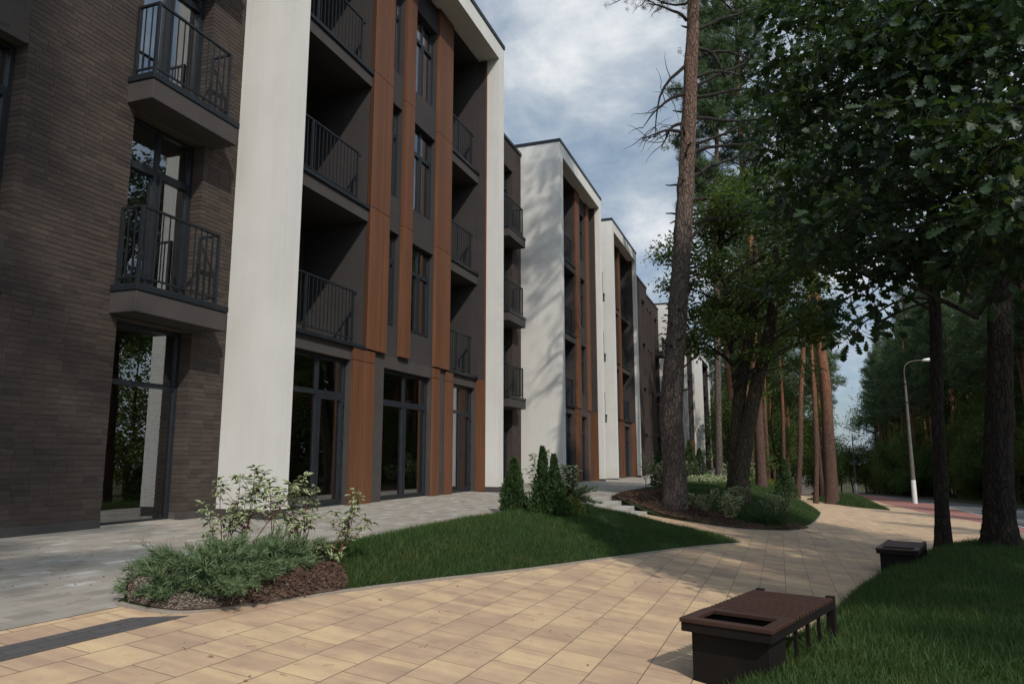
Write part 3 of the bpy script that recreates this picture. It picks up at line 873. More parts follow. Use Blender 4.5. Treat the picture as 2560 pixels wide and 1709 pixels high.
    for p, q in ((zb, 4.0 + dz), (4.0 + dz, 7.4 + dz), (7.4 + dz, 10.78 + dz), (10.78 + dz, zi - .01)):
        mb.box(xr + .222 if p > zb + 1 else xr - .05, xr + .275, a1 - .03, a1 + .002, p + .006, q - .006)
    mb.build('wood_panel', M['wood_cladding'], B, bevel=.002)
    mb = MB(); mb.box(xr - .05, xr + .222, a1 - .025, a1 + .001, 4.0 + dz, zi - .01); mb.build('reveal_lining', M['dark_plaster'], B)
    mb = MB(); mb.box(xback, xr - .4, S0 + .01, S1 - .01, zi + .02, zi + .1)
    mb.box(xback - .2, xback, S0, S1, zb - 1, zr); mb.build_each('roof_slab', M['concrete'], B)

BG = 'long row of dark brick and white plaster apartment blocks'
# block A: near brick wing and the first white portal
A_ = empty('apartment_building', (-9, 10, .6)); A_.location = (0, 0, 0)
tag(A_, 'nearest apartment block, dark brick wing with two balconies and tall white pillar', 'apartment building', BG)
brick_section(A_, -9.1, -6, 10.352, 14.9, 0, .62, [('win', 1.2, 2.7), ('win', 4.75, 6.32), ('balc', 8.05, 9.55, -8.6)])
for lo, hi in LV[:]:   # plaster panels between the stacked windows
    mb = MB(); mb.box(-9.2, -9.094, 4.75, 6.28, lo - .35, lo + .52); mb.build('spandrel_panel', M['grey_plaster'], A_)
white_block(A_, 10.35, 21.4, -7.97, 0, .62, -8.66,
            loggias=[(10.8, 14.28), (18.78, 20.92)],
            uppers=[(14.27, 15.19, 4.04), (15.87, 16.38, 4.06), (17.82, 18.77, 4.04)],
            lowers=[(13.82, 14.74), (17.82, 18.24), (18.65, 19.13)],
            wins=[(15.22, 15.84), (16.45, 17.80)],
            gops=[(11.75, 13.80, 'door'), (15.26, 17.80, 'win'), (19.15, 20.85, 'door')])
B_ = empty('apartment_building')
tag(B_, 'second apartment block, its wide white side wall dappled with tree shadow', 'apartment building', BG)
brick_section(B_, -9.87, 21.402, 28.6, 14.55, -.17, .5, [('balc', 25.95, 27.55, -9.38), ('win', 22.6, 24.0)])
white_block(B_, 28.6, 36.4, -8.1, -.16, .47, -8.62,
            loggias=[(29.05, 32.88)],
            uppers=[(32.87, 33.65, 4.04), (35.05, 35.6, 4.04)], lowers=[(32.5, 33.25), (33.4, 33.65), (35.05, 35.3)],
            wins=[(33.8, 34.95), (35.62, 35.93)], gops=[(30.2, 32.3, 'door'), (33.75, 34.95, 'win')])
C_ = empty('apartment_building')
tag(C_, 'third apartment block, narrow white portal with two loggia columns split by one brown strip', 'apartment building', BG)
brick_section(C_, -9.25, 36.402, 39.6, 14.3, -.2, .42, [('balc', 37.2, 38.7, -8.55)])
white_block(C_, 39.6, 47.2, -8.2, -.2, .4, -8.68,
            loggias=[(40.05, 43.3), (43.85, 46.75)],
            uppers=[(43.29, 43.86, 4.04)], lowers=[(43.1, 43.6), (43.9, 44.3)], wins=[], gops=[(41.0, 42.9, 'door'), (44.6, 46.4, 'door')])
D_ = empty('apartment_building')
tag(D_, 'fourth apartment block, long brick wall left of the big pine trunk', 'apartment building', BG)
brick_section(D_, -9.05, 47.202, 56.3, 14.65, -.3, .35, [('win', 49.4, 50.9), ('win', 54.0, 55.3)])
brick_section(D_, -9.2, 56.302, 63.1, 14.3, -.35, .3, [('win', 56.9, 57.9), ('win', 58.4, 59.3), ('balc', 60.9, 62.3, -8.55)])
white_block(D_, 63.1, 72.3, -8.2, -.38, .25, -8.68,
            loggias=[(63.55, 66.8), (67.5, 71.85)], uppers=[(66.79, 67.51, 4.04)], lowers=[(66.5, 67.1)], wins=[], gops=[(64.5, 66.3, 'win'), (68, 71, 'door')])
E_ = empty('apartment_building')
tag(E_, 'fifth apartment block, white portal with one brown strip just right of the big pine trunk', 'apartment building', BG)
brick_section(E_, -9.2, 72.302, 75.0, 14.2, -.42, .2, [('win', 73, 74.3)])
white_block(E_, 75.0, 82.3, -8.25, -.42, .18, -8.68,
            loggias=[(78.3, 81.85)], uppers=[(77.6, 78.31, 4.04)], lowers=[(77.4, 78.0)], wins=[(76.0, 77.2)], gops=[(76, 77.2, 'win'), (78.6, 81, 'door')])
F_ = empty('apartment_building')
tag(F_, 'farthest and smallest apartment block at the end of the row, white side wall and portal', 'apartment building', BG)
brick_section(F_, -9.7, 82.302, 94.0, 13.9, -.5, .12, [('win', 84, 85.3), ('win', 88, 89.3)])
white_block(F_, 94.0, 104.5, -8.45, -.55, .05, -8.9,
            loggias=[(98.6, 104.05)], uppers=[(95.6, 96.3, 4.04), (97.6, 98.61, 4.04)], lowers=[(95.6, 96.3), (97.6, 98.6)], wins=[(96.4, 97.5)], gops=[(96.4, 97.5, 'win'), (99.5, 102.5, 'door')])

# ------------------------------------------------------------------ vegetation tools
def unit(v): return v / (np.linalg.norm(v, axis=-1, keepdims=True) + 1e-9)
def area_scatter(V, F, n, dens=None, r=rng):
    a, b, c, d = (V[F[:, k]] for k in range(4))
    ar = np.linalg.norm(np.cross(c - a, d - b), axis=1) / 2
    w = ar.copy()
    if dens is not None: w = w * dens((a + b + c + d) / 4)
    idx = r.choice(len(F), n, p=w / w.sum())
    u = r.random(n)[:, None]; v = r.random(n)[:, None]
    return (a[idx] * (1 - u) + b[idx] * u) * (1 - v) + (d[idx] * (1 - u) + c[idx] * u) * v

BL_V = np.array([(0, -.5, 0), (0, .5, 0), (.5, -.38, .06), (.5, .38, .06), (1, 0, .22)], float)
BL_U = np.array([(0, .5), (0, .5), (.5, .5), (.5, .5), (1, .5)])
BL_F = [(0, 1, 3, 2), (2, 3, 4)]
def grass(name, V, F, n, h=(.05, .10), w=.006, dens=None, label=None, mat='grass', seed=1):
    r = np.random.default_rng(seed)
    P = area_scatter(V, F, n, dens, r)
    cl = np.sin(P[:, 0] * 5.1 + 3 * np.sin(P[:, 1] * 2.3)) * np.sin(P[:, 1] * 4.3 + 2 * np.sin(P[:, 0] * 3.1))
    hh = (h[0] + (h[1] - h[0]) * r.random(n) ** 1.3) * (1 + .22 * cl)
    d = r.normal(size=(n, 3)) * np.array([.55, .55, 0]) + np.array([.08, .12, 1.0]); d = unit(d)
    rot = along(d, r, 0)
    T = BL_V.copy()
    Vt = np.einsum('nij,kj->nki', rot, T * np.array([1, 0, 1.])) * hh[:, None, None]
    side = np.einsum('nij,kj->nki', rot, T * np.array([0, 1., 0])) * (w * (.7 + .6 * r.random(n)))[:, None, None]
    P[:, 2] -= .004
    A = Acc(); k = len(T); off = (np.arange(n) * k)[:, None]
    A.add(Vt + side + P[:, None], [np.array([BL_F[0]]) + off, np.array([BL_F[1]]) + off], np.broadcast_to(BL_U, (n, k, 2)))
    o = A.build(name, M[mat]); tag(o, label, 'grass', kind='stuff'); return o

# leaf templates (local x along the leaf, z = face normal); uv = (along, 0 midrib..1 margin)
def leaf_tpl(outline, fold=.18, droop=.25):
    o = np.array(outline, float); n = len(o)
    up = np.stack([o[:, 0], o[:, 1], o[:, 1] * fold - droop * o[:, 0] ** 2], -1)
    mid_x = [0, .33, .66]
    mid = np.array([(x, 0, -droop * x * x) for x in mid_x])
    V = np.concatenate([mid, up, up[1:-1] * np.array([1, -1, 1])])
    U = np.concatenate([[(x, 0) for x in mid_x], [(p[0], 1 if 0 < k < n - 1 else .3) for k, p in enumerate(o)], [(p[0], 1) for p in o[1:-1]]])
    a = [0, *range(3, 3 + n), 2, 1]
    # first outline point coincides with mid[0]; last is the tip
    top = tuple([0] + list(range(4, 3 + n)) + [2, 1])
    low = tuple([0, 1, 2, 2 + n] + list(range(3 + n + n - 3, 2 + n, -1)))
    return V, [top[::-1], low[::-1]], U
OAK = leaf_tpl([(0, 0), (.10, .07), (.20, .17), (.29, .08), (.40, .26), (.50, .13), (.60, .33), (.70, .17), (.80, .27), (.88, .20), (1.0, .0)])
ELL = leaf_tpl([(0, 0), (.12, .09), (.35, .21), (.60, .22), (.82, .11), (1.0, 0)], .25, .3)
RH_V = np.array([(0, 0, 0), (.45, .30, .06), (1, 0, -.1), (.45, -.30, .06)], float); RH = (RH_V, [(0, 3, 2, 1)], np.array([(0, 0), (.5, .6), (1, .3), (.5, .6)]))
ND_V = np.array([(0, -.5, 0), (0, .5, 0), (1, 0, 0)], float)

def needle_clumps(A, C, n_per, ln, w, r, up=.35, mi=0, spread=1.0):
    """tufts of thin triangles around centres C"""
    n = len(C) * n_per
    P = np.repeat(C, n_per, axis=0) + r.normal(size=(n, 3)) * ln * .25
    d = unit(r.normal(size=(n, 3)) * spread + np.array([0, 0, up]))
    rot = along(d, r)
    ll = ln * (.6 + .6 * r.random(n))
    T = ND_V
    V = np.einsum('nij,kj->nki', rot, T * np.array([1, 0, 1.])) * ll[:, None, None] + np.einsum('nij,kj->nki', rot, T * np.array([0, 1., 0])) * w
    A.add(V + P[:, None], [(np.arange(n) * 3)[:, None] + np.array([[0, 1, 2]])], mi=mi)

def branch_path(p, d, ln, r, n=6, sag=.0, wob=.12):
    pts = [p]; d = unit(d)
    for k in range(n - 1):
        d = unit(d + r.normal(size=3) * wob + np.array([0, 0, -sag]))
        pts.append(pts[-1] + d * ln / (n - 1))
    return np.array(pts)

def trunk_mesh(name, pts, rad, mat, parent, seg=20, sub=12, rough=.04, flare=.35, seed=0, knots=0):
    r = np.random.default_rng(seed)
    pts = np.asarray(pts, float); rad = np.asarray(rad, float)
    t0 = np.linspace(0, 1, len(pts)); t = np.linspace(0, 1, (len(pts) - 1) * sub + 1)
    P = np.stack([np.interp(t, t0, pts[:, k]) for k in range(3)], -1); Rr = np.interp(t, t0, rad)
    for _ in range(3): P[1:-1] = (P[:-2] + P[1:-1] * 2 + P[2:]) / 4
    V, F = tube(P, Rr, seg); V = V.reshape(len(P), seg, 3)
    c = P[:, None]; d = V - c
    h = P[:, 2] - P[0, 2]
    th = np.linspace(0, 2 * np.pi, seg, endpoint=False)
    k = 1 + rough * (np.sin(3 * th[None] + h[:, None] * .7 + seed) + .7 * np.sin(7 * th[None] + 1.3 * h[:, None]) + .8 * r.normal(size=(len(P), seg)) * .7)
    fl = flare * np.exp(-h / .35)[:, None] * (1 + .45 * np.sin(5 * th[None] + seed))
    k = k + fl
    for q in range(knots):
        hz = r.uniform(.2, .95) * h[-1]; tz = r.uniform(0, 2 * np.pi)
        k = k + .16 * np.exp(-((h[:, None] - hz) / .22) ** 2) * np.exp(-(np.angle(np.exp(1j * (th[None] - tz))) / .7) ** 2)
    V = c + d * k[..., None]
    return mesh_np(name, V.reshape(-1, 3), [F], M[mat], parent, smooth=True)

def pine_parts(H, r0, c0, seed, root, bark='pine_bark', clumps=1.0, ln=.2, lean=(0, 0), crown_r=2.6, dead=10, live_low=None, seg=10, n_per=18):
    """trunk + crown meshes under root; root at ground"""
    r = np.random.default_rng(seed)
    k = 8; zz = np.linspace(-.3, H, k)
    wob = np.cumsum(r.normal(size=(k, 2)) * H * .004, axis=0)
    pts = np.stack([lean[0] * (zz / H) + wob[:, 0], lean[1] * (zz / H) + wob[:, 1], zz], -1)
    pts[:, :2] -= pts[0, :2]
    rad = r0 * (1 - .78 * np.clip(zz / H, 0, 1) ** 1.15)
    trunk_mesh('trunk', pts, rad, bark, root, seg=seg, sub=5, rough=.03, flare=.3, seed=seed)
    def at(z): return np.array([np.interp(z, zz, pts[:, 0]), np.interp(z, zz, pts[:, 1]), z])
    A = Acc(); Lf = Acc(); z = c0
    while z < H - .3:
        f = (z - c0) / (H - c0)
        Lb = crown_r * (1 - f) ** .7 * (.45 + .8 * r.random()) * (.7 if f < .15 else 1) + .3
        az = r.uniform(0, 2 * np.pi)
        for q in range(r.integers(2, 4)):
            a = az + q * 2.2 + r.normal() * .4
            d = np.array([math.cos(a), math.sin(a), .25 + .5 * f])
            p = branch_path(at(z), d, Lb, r, 6, -.03 if f < .4 else -.08, .12)
            A.tube(p, np.linspace(.028 + .02 * (1 - f), .008, 6) * r0 / .2, 5)
            nc = max(3, int(7 * Lb * clumps))
            u = .35 + .65 * r.random(nc) ** .7
            C = np.stack([np.interp(u, np.linspace(0, 1, 6), p[:, j]) for j in range(3)], -1)
            C = C + r.normal(size=C.shape) * np.array([.28, .28, .12]) * (.5 + Lb * .18)
            needle_clumps(Lf, C, n_per, ln, ln * .10, r)
        z += (H - c0) * .035 * (.6 + .8 * r.random())
    for q in range(dead):
        zq = r.uniform(c0 * .35, c0 * 1.05); a = r.uniform(0, 2 * np.pi)
        p = branch_path(at(zq), np.array([math.cos(a), math.sin(a), r.uniform(-.3, .25)]), r.uniform(.3, 1.6), r, 6, .06, .2)
        A.tube(p, np.linspace(.018, .004, 6), 4)
    A.build('branches', M['dark_branch'], root)
    return Lf.build('crown', M['needles'], root)

def leafy_parts(H, r0, c0, cr, seed, root, nleaf=6000, size=.10, mat='green_leaf', bark='oak_bark', tpl=RH, flat=.6, blobs=None, lean=(0, 0), squash=.8, trunk=True, limb_n=14, clump=.45, per=14, tr_top=.85, limb_from=None):
    r = np.random.default_rng(seed)
    k = 7; zz = np.linspace(-.3, H * tr_top, k)
    wob = np.cumsum(r.normal(size=(k, 2)) * H * .008, axis=0)
    pts = np.stack([lean[0] * zz / H + wob[:, 0], lean[1] * zz / H + wob[:, 1], zz], -1); pts[:, :2] -= pts[0, :2]
    rad = r0 * (1 - .85 * np.clip(zz / (H * .9), 0, 1) ** 1.1); far_limb = limb_from
    if trunk: trunk_mesh('trunk', pts, rad, bark, root, seg=12, sub=6, rough=.035, flare=.35, seed=seed)
    def at(z): return np.array([np.interp(z, zz, pts[:, 0]), np.interp(z, zz, pts[:, 1]), z])
    A = Acc(); Lf = Acc(); ends = []
    if blobs is None:
        blobs = []
        for q in range(limb_n):
            a = r.uniform(0, 2 * np.pi); f = r.random()
            z = c0 + (H - c0) * f; rr = cr * math.sin(math.pi * min(.97, max(.12, .15 + .8 * f))) * r.uniform(.45, .8)
            c = at(min(z, zz[-1])) + np.array([math.cos(a) * rr, math.sin(a) * rr, 0]); c[2] = z
            s = cr * r.uniform(.28, .5); blobs.append((c, (s, s, s * squash)))
    nb = len(blobs); tot = sum(b[1][0] * b[1][1] for b in blobs)
    for c, s in blobs:
        c = np.array(c, float); s = np.array(s, float)
        zs = max(c0 * .6, min(c[2] - np.hypot(*(c[:2] - at(c[2])[:2])) * .6, zz[-1]))
        p0 = at(zs); mid = (p0 + c) / 2 + np.array([0, 0, .25]) + r.normal(size=3) * .15
        if far_limb:
            dd = p0 - c; dd = dd / (np.linalg.norm(dd) + 1e-6); p0 = c + dd * min(far_limb, np.linalg.norm(p0 - c)) + np.array([0, 0, .5]) + r.normal(size=3) * .2; mid = (p0 + c) / 2 + np.array([0, 0, .25]) + r.normal(size=3) * .12
        t = np.linspace(0, 1, 7)[:, None]
        p = (1 - t) ** 2 * p0 + 2 * t * (1 - t) * mid + t * t * c
        A.tube(p, np.linspace(r0 * (.28 if not far_limb else .14), .008, 7), 6)
        nl = int(nleaf * s[0] * s[1] / tot); ncl = max(3, nl // per)
        q = unit(r.normal(size=(ncl, 3))) * (r.random((ncl, 1)) ** .45); q[:, 2] = np.where(q[:, 2] < -.5, q[:, 2] * .6, q[:, 2])
        C = c + q * s
        for e in C[:max(2, ncl // 5)]:
            pp = np.stack([c, (c + e) / 2 + r.normal(size=3) * .08 + np.array([0, 0, .08]), e]); A.tube(pp, [.014, .009, .004], 4)
        P = np.repeat(C, per, axis=0); n = len(P)
        P = P + r.normal(size=(n, 3)) * np.array([clump, clump, clump * .45]) * .5
        nrm = unit(r.normal(size=(n, 3)) * .75 + np.array([0, 0, flat]))
        out = unit(P - np.repeat(C, per, axis=0) + np.array([0, 0, -.05]))
        Lf.scatter(tpl[0], tpl[1], P, frames(nrm, out, r), size * (.6 + .7 * r.random(n)), tpl[2])
    A.build('branches', M['dark_branch'], root)
    return Lf.build('foliage', M[mat], root)

def dup(root, loc, rz=0.0, sc=1.0, label=None, cat=None, group=None):
    o = root.copy(); COL.objects.link(o); o.location = loc; o.rotation_euler = (0, 0, rz); o.scale = (sc, sc, sc)
    if label: o['label'] = label
    if cat: o['category'] = cat
    if group: o['group'] = group
    for c in root.children:
        d = c.copy(); COL.objects.link(d); d.parent = o
        for g in c.children:
            e = g.copy(); COL.objects.link(e); e.parent = d
    return o

# ------------------------------------------------------------------ grass
grass('lawn_grass', V1, F1, 75000, (.05, .115), .0055, lambda c: (c[:, 1] > 6.25 + .15 * np.sin(c[:, 0] * 9) - .5 * np.clip(-c[:, 0] - 4.4, 0, .8)) * (1.6 / (1 + (c[:, 1] - 6) * .12)), 'short green grass on the lawn between terrace and path', seed=2)
grass('lawn_grass', V2_, F2_, 60000, (.05, .12), .009, lambda c: np.where((c[:, 1] < 24.4) & (c[:, 0] < -2.3), .02, 1.0) * (1 / (1 + (c[:, 1] - 20) * .06)), 'green grass growing round the pine and leaning trees', seed=3)
grass('lawn_grass', V3, F3, 14000, (.08, .2), .03, None, 'far lawn beside the end of the row of buildings', seed=4)
grass('lawn_grass', V4, F4, 16000, (.06, .13), .018, None, 'grass on the small island lawn in the path', seed=5)
grass('lawn_grass', V5, F5, 3000, (.08, .16), .03, None, 'grass on the farthest island lawn', seed=6)
grass('lawn_grass', V6, F6, 150000, (.06, .145), .0058, lambda c: np.where(c[:, 1] < 3.5, .02, 1.0) / (.6 + np.maximum(c[:, 1] - 5, 0) * .22) * np.where(c[:, 0] > c[:, 1] * .42 + 1.2, .25, 1), 'long grass on the mound beside the benches', seed=7)
# rough grass strip beyond the road
V, F = loft([(17.7, -20), (17.8, 30), (18.2, 68), (19.8, 110)], [(22, -20), (22, 30), (22.5, 68), (24, 110)], 60, 4, lambda t, s, u, v: zP(np.full_like(t, 17), s) + .03 + .1 * v)
grass('verge_grass', V, F, 22000, (.12, .35), .02, None, 'rough verge grass beyond the road', seed=8)

# ------------------------------------------------------------------ bark mulch beds
def chips(name, V, F, n, dens, label, size=(.025, .07), mat='bark_chips', seed=3, lift=.02, cat='mulch'):
    r = np.random.default_rng(seed); P = area_scatter(V, F, n, dens, r)
    P[:, 2] += r.random(n) * lift
    B = np.array([(-.5, -.28, 0), (.5, -.22, .02), (.42, .3, 0), (-.45, .25, .03), (-.4, -.2, .16), (.4, -.15, .18), (.35, .22, .14), (-.38, .2, .2)])
    Fb = [(0, 3, 2, 1), (4, 5, 6, 7), (0, 1, 5, 4), (1, 2, 6, 5), (2, 3, 7, 6), (3, 0, 4, 7)]
    A = Acc(); A.scatter(B, Fb, P, frames(unit(r.normal(size=(n, 3)) * .45 + np.array([0, 0, 1.])), None, r), r.uniform(size[0], size[1], n))
    o = A.build(name, M[mat]); tag(o, label, cat, kind='stuff'); return o
V, F = loft([(-4.9, 4.66), (-4.45, 4.76), (-4.22, 5.35), (-4.08, 6.05), (-4.02, 6.45)], [(-5.0, 4.72), (-5.2, 5.6), (-5.1, 5.95), (-4.6, 6.3), (-4.2, 6.45)], 50, 12, lambda t, s, u, v: zl1(t, s, np.full_like(t, .2), v) + .012)
MB1 = (V, F)
o = mesh_np('mulch_soil', V, [F], M['soil'], None, V[:, :2], smooth=True); o['kind'] = 'structure'; GROUND.append((V, F))
chips('bark_mulch', V, F, 3600, lambda c: np.clip(1.2 - np.abs(c[:, 1] - 6.2) * .9, .06, 1) * np.clip((np.sin(c[:, 0] * 9) * np.sin(c[:, 1] * 8) + 1.1), .1, 2), 'brown bark mulch at the near tip of the lawn', (.02, .062))
V, F = loft([(-3.25, 21.96), (-2.6, 21.15), (-1.8, 20.72), (-1.0, 20.95), (-.3, 21.88), (.33, 23.3), (.75, 25)], [(-4.7, 22.2), (-4.7, 25.0), (-3.6, 25), (-2.6, 23.6), (-1.6, 21.7), (-.7, 21.7), (.25, 24.0)], 60, 12,
            lambda t, s, u, v: np.array([[gz(t[i, j], s[i, j]) for j in range(t.shape[1])] for i in range(t.shape[0])]) + .012)
MB2 = (V, F)
o = mesh_np('mulch_soil', V, [F], M['soil'], None, V[:, :2], smooth=True); o['kind'] = 'structure'
chips('bark_mulch', V, F, 9000, None, 'reddish bark mulch beside the steps and round the pine', (.05, .11), seed=5)
chips('pebbles', MB1[0], MB1[1], 2600, lambda c: np.clip(5.3 - c[:, 1], .03, .8), 'small pale pebbles at the tip of the mulch bed', (.008, .02), 'gravel', 8, cat='pebbles')
# dry needles and leaf crumbs lying on the paving
Vp, Fp = loft([(-4.9, 2.5), (-4.6, 8), (-3, 14), (-3, 30)], [(.5, 2.5), (1, 8), (4, 20), (7, 30)], 60, 20, lambda t, s, u, v: zP(t, s) + .002)
def litter(name, V, F, n, label, seed, sz=(.015, .05)):
    r = np.random.default_rng(seed); P = area_scatter(V, F, n, lambda c: 1 / (1 + np.maximum(c[:, 1] - 6, 0) * .1), r)
    P[:, 2] += .004
    A = Acc(); n1 = n // 5
    A.scatter(ELL[0], ELL[1], P[:n1], frames(unit(r.normal(size=(n1, 3)) * .25 + np.array([0, 0, 1.])), None, r), r.uniform(sz[0], sz[1], n1), ELL[2])
    m = n - n1
    T = np.array([(-.5, -.02, 0), (.5, -.01, .01), (.5, .01, .03), (-.5, .02, .02)])
    A.scatter(T, [(0, 1, 2, 3)], P[n1:], frames(unit(r.normal(size=(m, 3)) * .08 + np.array([0, 0, 1.])), None, r), r.uniform(.03, .09, m))
    o = A.build(name, M['dry_litter']); tag(o, label, 'litter', kind='stuff')
litter('fallen_needles', Vp, Fp, 900, 'dry needles and crumbs scattered on the tiled path', 4)
Vt_, Ft_ = loft([(-9.0, 3), (-9.0, 12), (-9, 22)], [(-5.1, 3), (-5.5, 12), (-5.2, 22)], 40, 12, lambda t, s, u, v: zT(t, s) + .006)
litter('fallen_leaves', V1, F1, 260, 'a few dry leaves on the near lawn', 6, (.03, .06))
litter('fallen_leaves', V6, F6, 420, 'a few dry leaves on the grassy mound', 7, (.03, .06))
litter('fallen_needles', Vt_, Ft_, 1500, 'dry pine needles scattered on the grey terrace', 5, (.02, .04))

# ------------------------------------------------------------------ shrubs by the lawn
def juniper(loc, rad, seed, label, mat='juniper', n=240, h=.42):
    r = np.random.default_rng(seed); root = empty('juniper', loc); tag(root, label, 'juniper shrub', 'low spreading junipers')
    A = Acc(); Lf = Acc()
    for q in range(n):
        a = r.uniform(0, 2 * np.pi); el = r.uniform(.12, .75)
        ln = rad * r.uniform(.45, 1.15) * (1.15 - .4 * el)
        p = branch_path(np.array([r.normal() * .06, r.normal() * .06, .03]), np.array([math.cos(a), math.sin(a), el * h * 3.2]), ln, r, 7, .10, .10)
        p[:, 2] = np.maximum(p[:, 2], .02 + r.random() * .04)
        A.tube(p, np.linspace(.006, .002, 7), 4)
        m = int(46 * ln / rad) + 12
        u = r.uniform(.25, 1.02, m)
        C = np.stack([np.interp(u, np.linspace(0, 1, 7), p[:, j]) for j in range(3)], -1)
        ax = unit(p[-1] - p[2])
        # side sprigs made of overlapping slim blades leaning forward
        d = unit(ax + r.normal(size=(m, 3)) * np.array([.5, .5, .32]) + np.array([0, 0, .18]))
        for kk in range(4):
            C2 = C + d * (.018 * kk) + r.normal(size=(m, 3)) * .006
            dd = unit(d + r.normal(size=(m, 3)) * .45)
            rot = along(dd, r)
            Vv = np.einsum('nij,kj->nki', rot, ND_V * np.array([1, 0, 1.])) * (.04 + .035 * r.random(m))[:, None, None] + np.einsum('nij,kj->nki', rot, ND_V * np.array([0, 1., 0])) * .010
            Lf.add(Vv + C2[:, None], [(np.arange(m) * 3)[:, None] + np.array([[0, 1, 2]])])
    A.build('stems', M['dark_branch'], root); Lf.build('foliage', M[mat], root); return root
juniper((-4.74, 5.3, gz(-4.74, 5.3)), .56, 11, 'blue-green juniper sprawling over the very tip of the lawn')
juniper((-4.74, 5.95, gz(-4.74, 5.95)), .52, 12, 'blue-green juniper spreading right behind the front one, below the variegated shrubs')
juniper((-4.72, 5.02, gz(-4.72, 5.02)), .30, 17, 'smallest juniper at the pointed tip of the bed beside the grey paving', n=120, h=.34)
juniper((-4.55, 15.9, gz(-4.55, 15.9) + .05), .75, 13, 'pale green juniper beside the top of the steps', h=.6, n=140)
juniper((-4.3, 14.7, gz(-4.3, 14.7)), .55, 14, 'yellow-green low juniper at the foot of the thuja', 'gold_needles', n=130, h=.4)
juniper((-.55, 22.6, gz(-.55, 22.6)), .7, 15, 'dark green juniper on the mulch at the right tip of the second lawn', 'thuja', n=80)

def shrub(loc, H, seed, label, nst=5, spread=.35, lean=(0, 0), leaf=.075, group='variegated dogwood shrubs', per=3, mat='variegated', name='dogwood_shrub'):
    r = np.random.default_rng(seed); root = empty(name, loc); tag(root, label, 'shrub', group)
    A = Acc(); Lf = Acc()
    for q in range(nst):
        a = 2 * np.pi * q / nst + r.normal() * .5; hh = H * r.uniform(.6, 1.0)
        p = branch_path(np.array([r.normal() * .03, r.normal() * .03, 0]), np.array([math.cos(a) * spread + lean[0], math.sin(a) * spread + lean[1], 1.0]), hh, r, 8, -.02, .07)
        A.tube(p, np.linspace(.007, .0025, 8), 5)
        paths = [(p, .5)]
        for b in range(r.integers(2, 5)):
            u = r.uniform(.3, .8); s = np.array([np.interp(u, np.linspace(0, 1, 8), p[:, j]) for j in range(3)])
            a2 = r.uniform(0, 2 * np.pi)
            pb = branch_path(s, np.array([math.cos(a2) * .8, math.sin(a2) * .8, .8]), hh * r.uniform(.14, .3), r, 5, -.03, .1)
            A.tube(pb, np.linspace(.004, .0015, 5), 4); paths.append((pb, .3))
        for pp, u0 in paths:
            L_ = np.linalg.norm(pp[-1] - pp[0]); m = max(3, int(L_ / .07))
            for u in np.linspace(u0, 1.0, m):
                if r.random() < .38 and u < .85: continue
                s = np.array([np.interp(u, np.linspace(0, 1, len(pp)), pp[:, j]) for j in range(3)])
                k = per - (r.random() < .5) + (3 if u > .93 else 0)
                ang = r.uniform(0, 2 * np.pi) + np.arange(k) * 2 * np.pi / k
                d = np.stack([np.cos(ang), np.sin(ang), np.full(k, .1) + r.normal(size=k) * .35], -1)
                x = unit(d); z = unit(np.array([0, 0, 1.]) + r.normal(size=(k, 3)) * .35 - x * .1)
                z = unit(z - (z * x).sum(1)[:, None] * x); y = np.cross(z, x)
                Lf.scatter(ELL[0], ELL[1], s + x * .012, np.stack([x, y, z], -1), leaf * r.uniform(.65, 1.15, k), ELL[2])
    A.build('stems', M['red_stem'], root); Lf.build('foliage', M[mat], root); return root
sh = [(-5.28, 6.15, 1.02, (-.02, .0), 'leftmost variegated shrub with red stems, in front of the brick pier'),
      (-4.98, 6.0, 1.08, (.22, .12), 'tallest variegated shrub with red stems, standing against the white pillar'),
      (-4.92, 6.5, .98, (.15, .1), 'variegated shrub with red stems in front of the glazed ground floor corner'),
      (-4.62, 6.45, 1.0, (.05, .1), 'variegated shrub with red stems just left of the rightmost one'),
      (-4.42, 6.72, .8, (.45, .35), 'variegated shrub leaning right over the near lawn with bushy low leaves')]
for k, (x, y, h, ln_, lab) in enumerate(sh):
    s_ = shrub((x, y, gz(x, y) - .01), h, 40 + k, lab, nst=[4, 4, 3, 4, 4][k], spread=[.12, .16, .2, .22, .25][k], leaf=.088, lean=ln_)
low = shrub((-4.38, 6.55, gz(-4.38, 6.55)), .28, 66, 'low bushy variegated sprout at the edge of the bark mulch', 6, .5, leaf=.075)
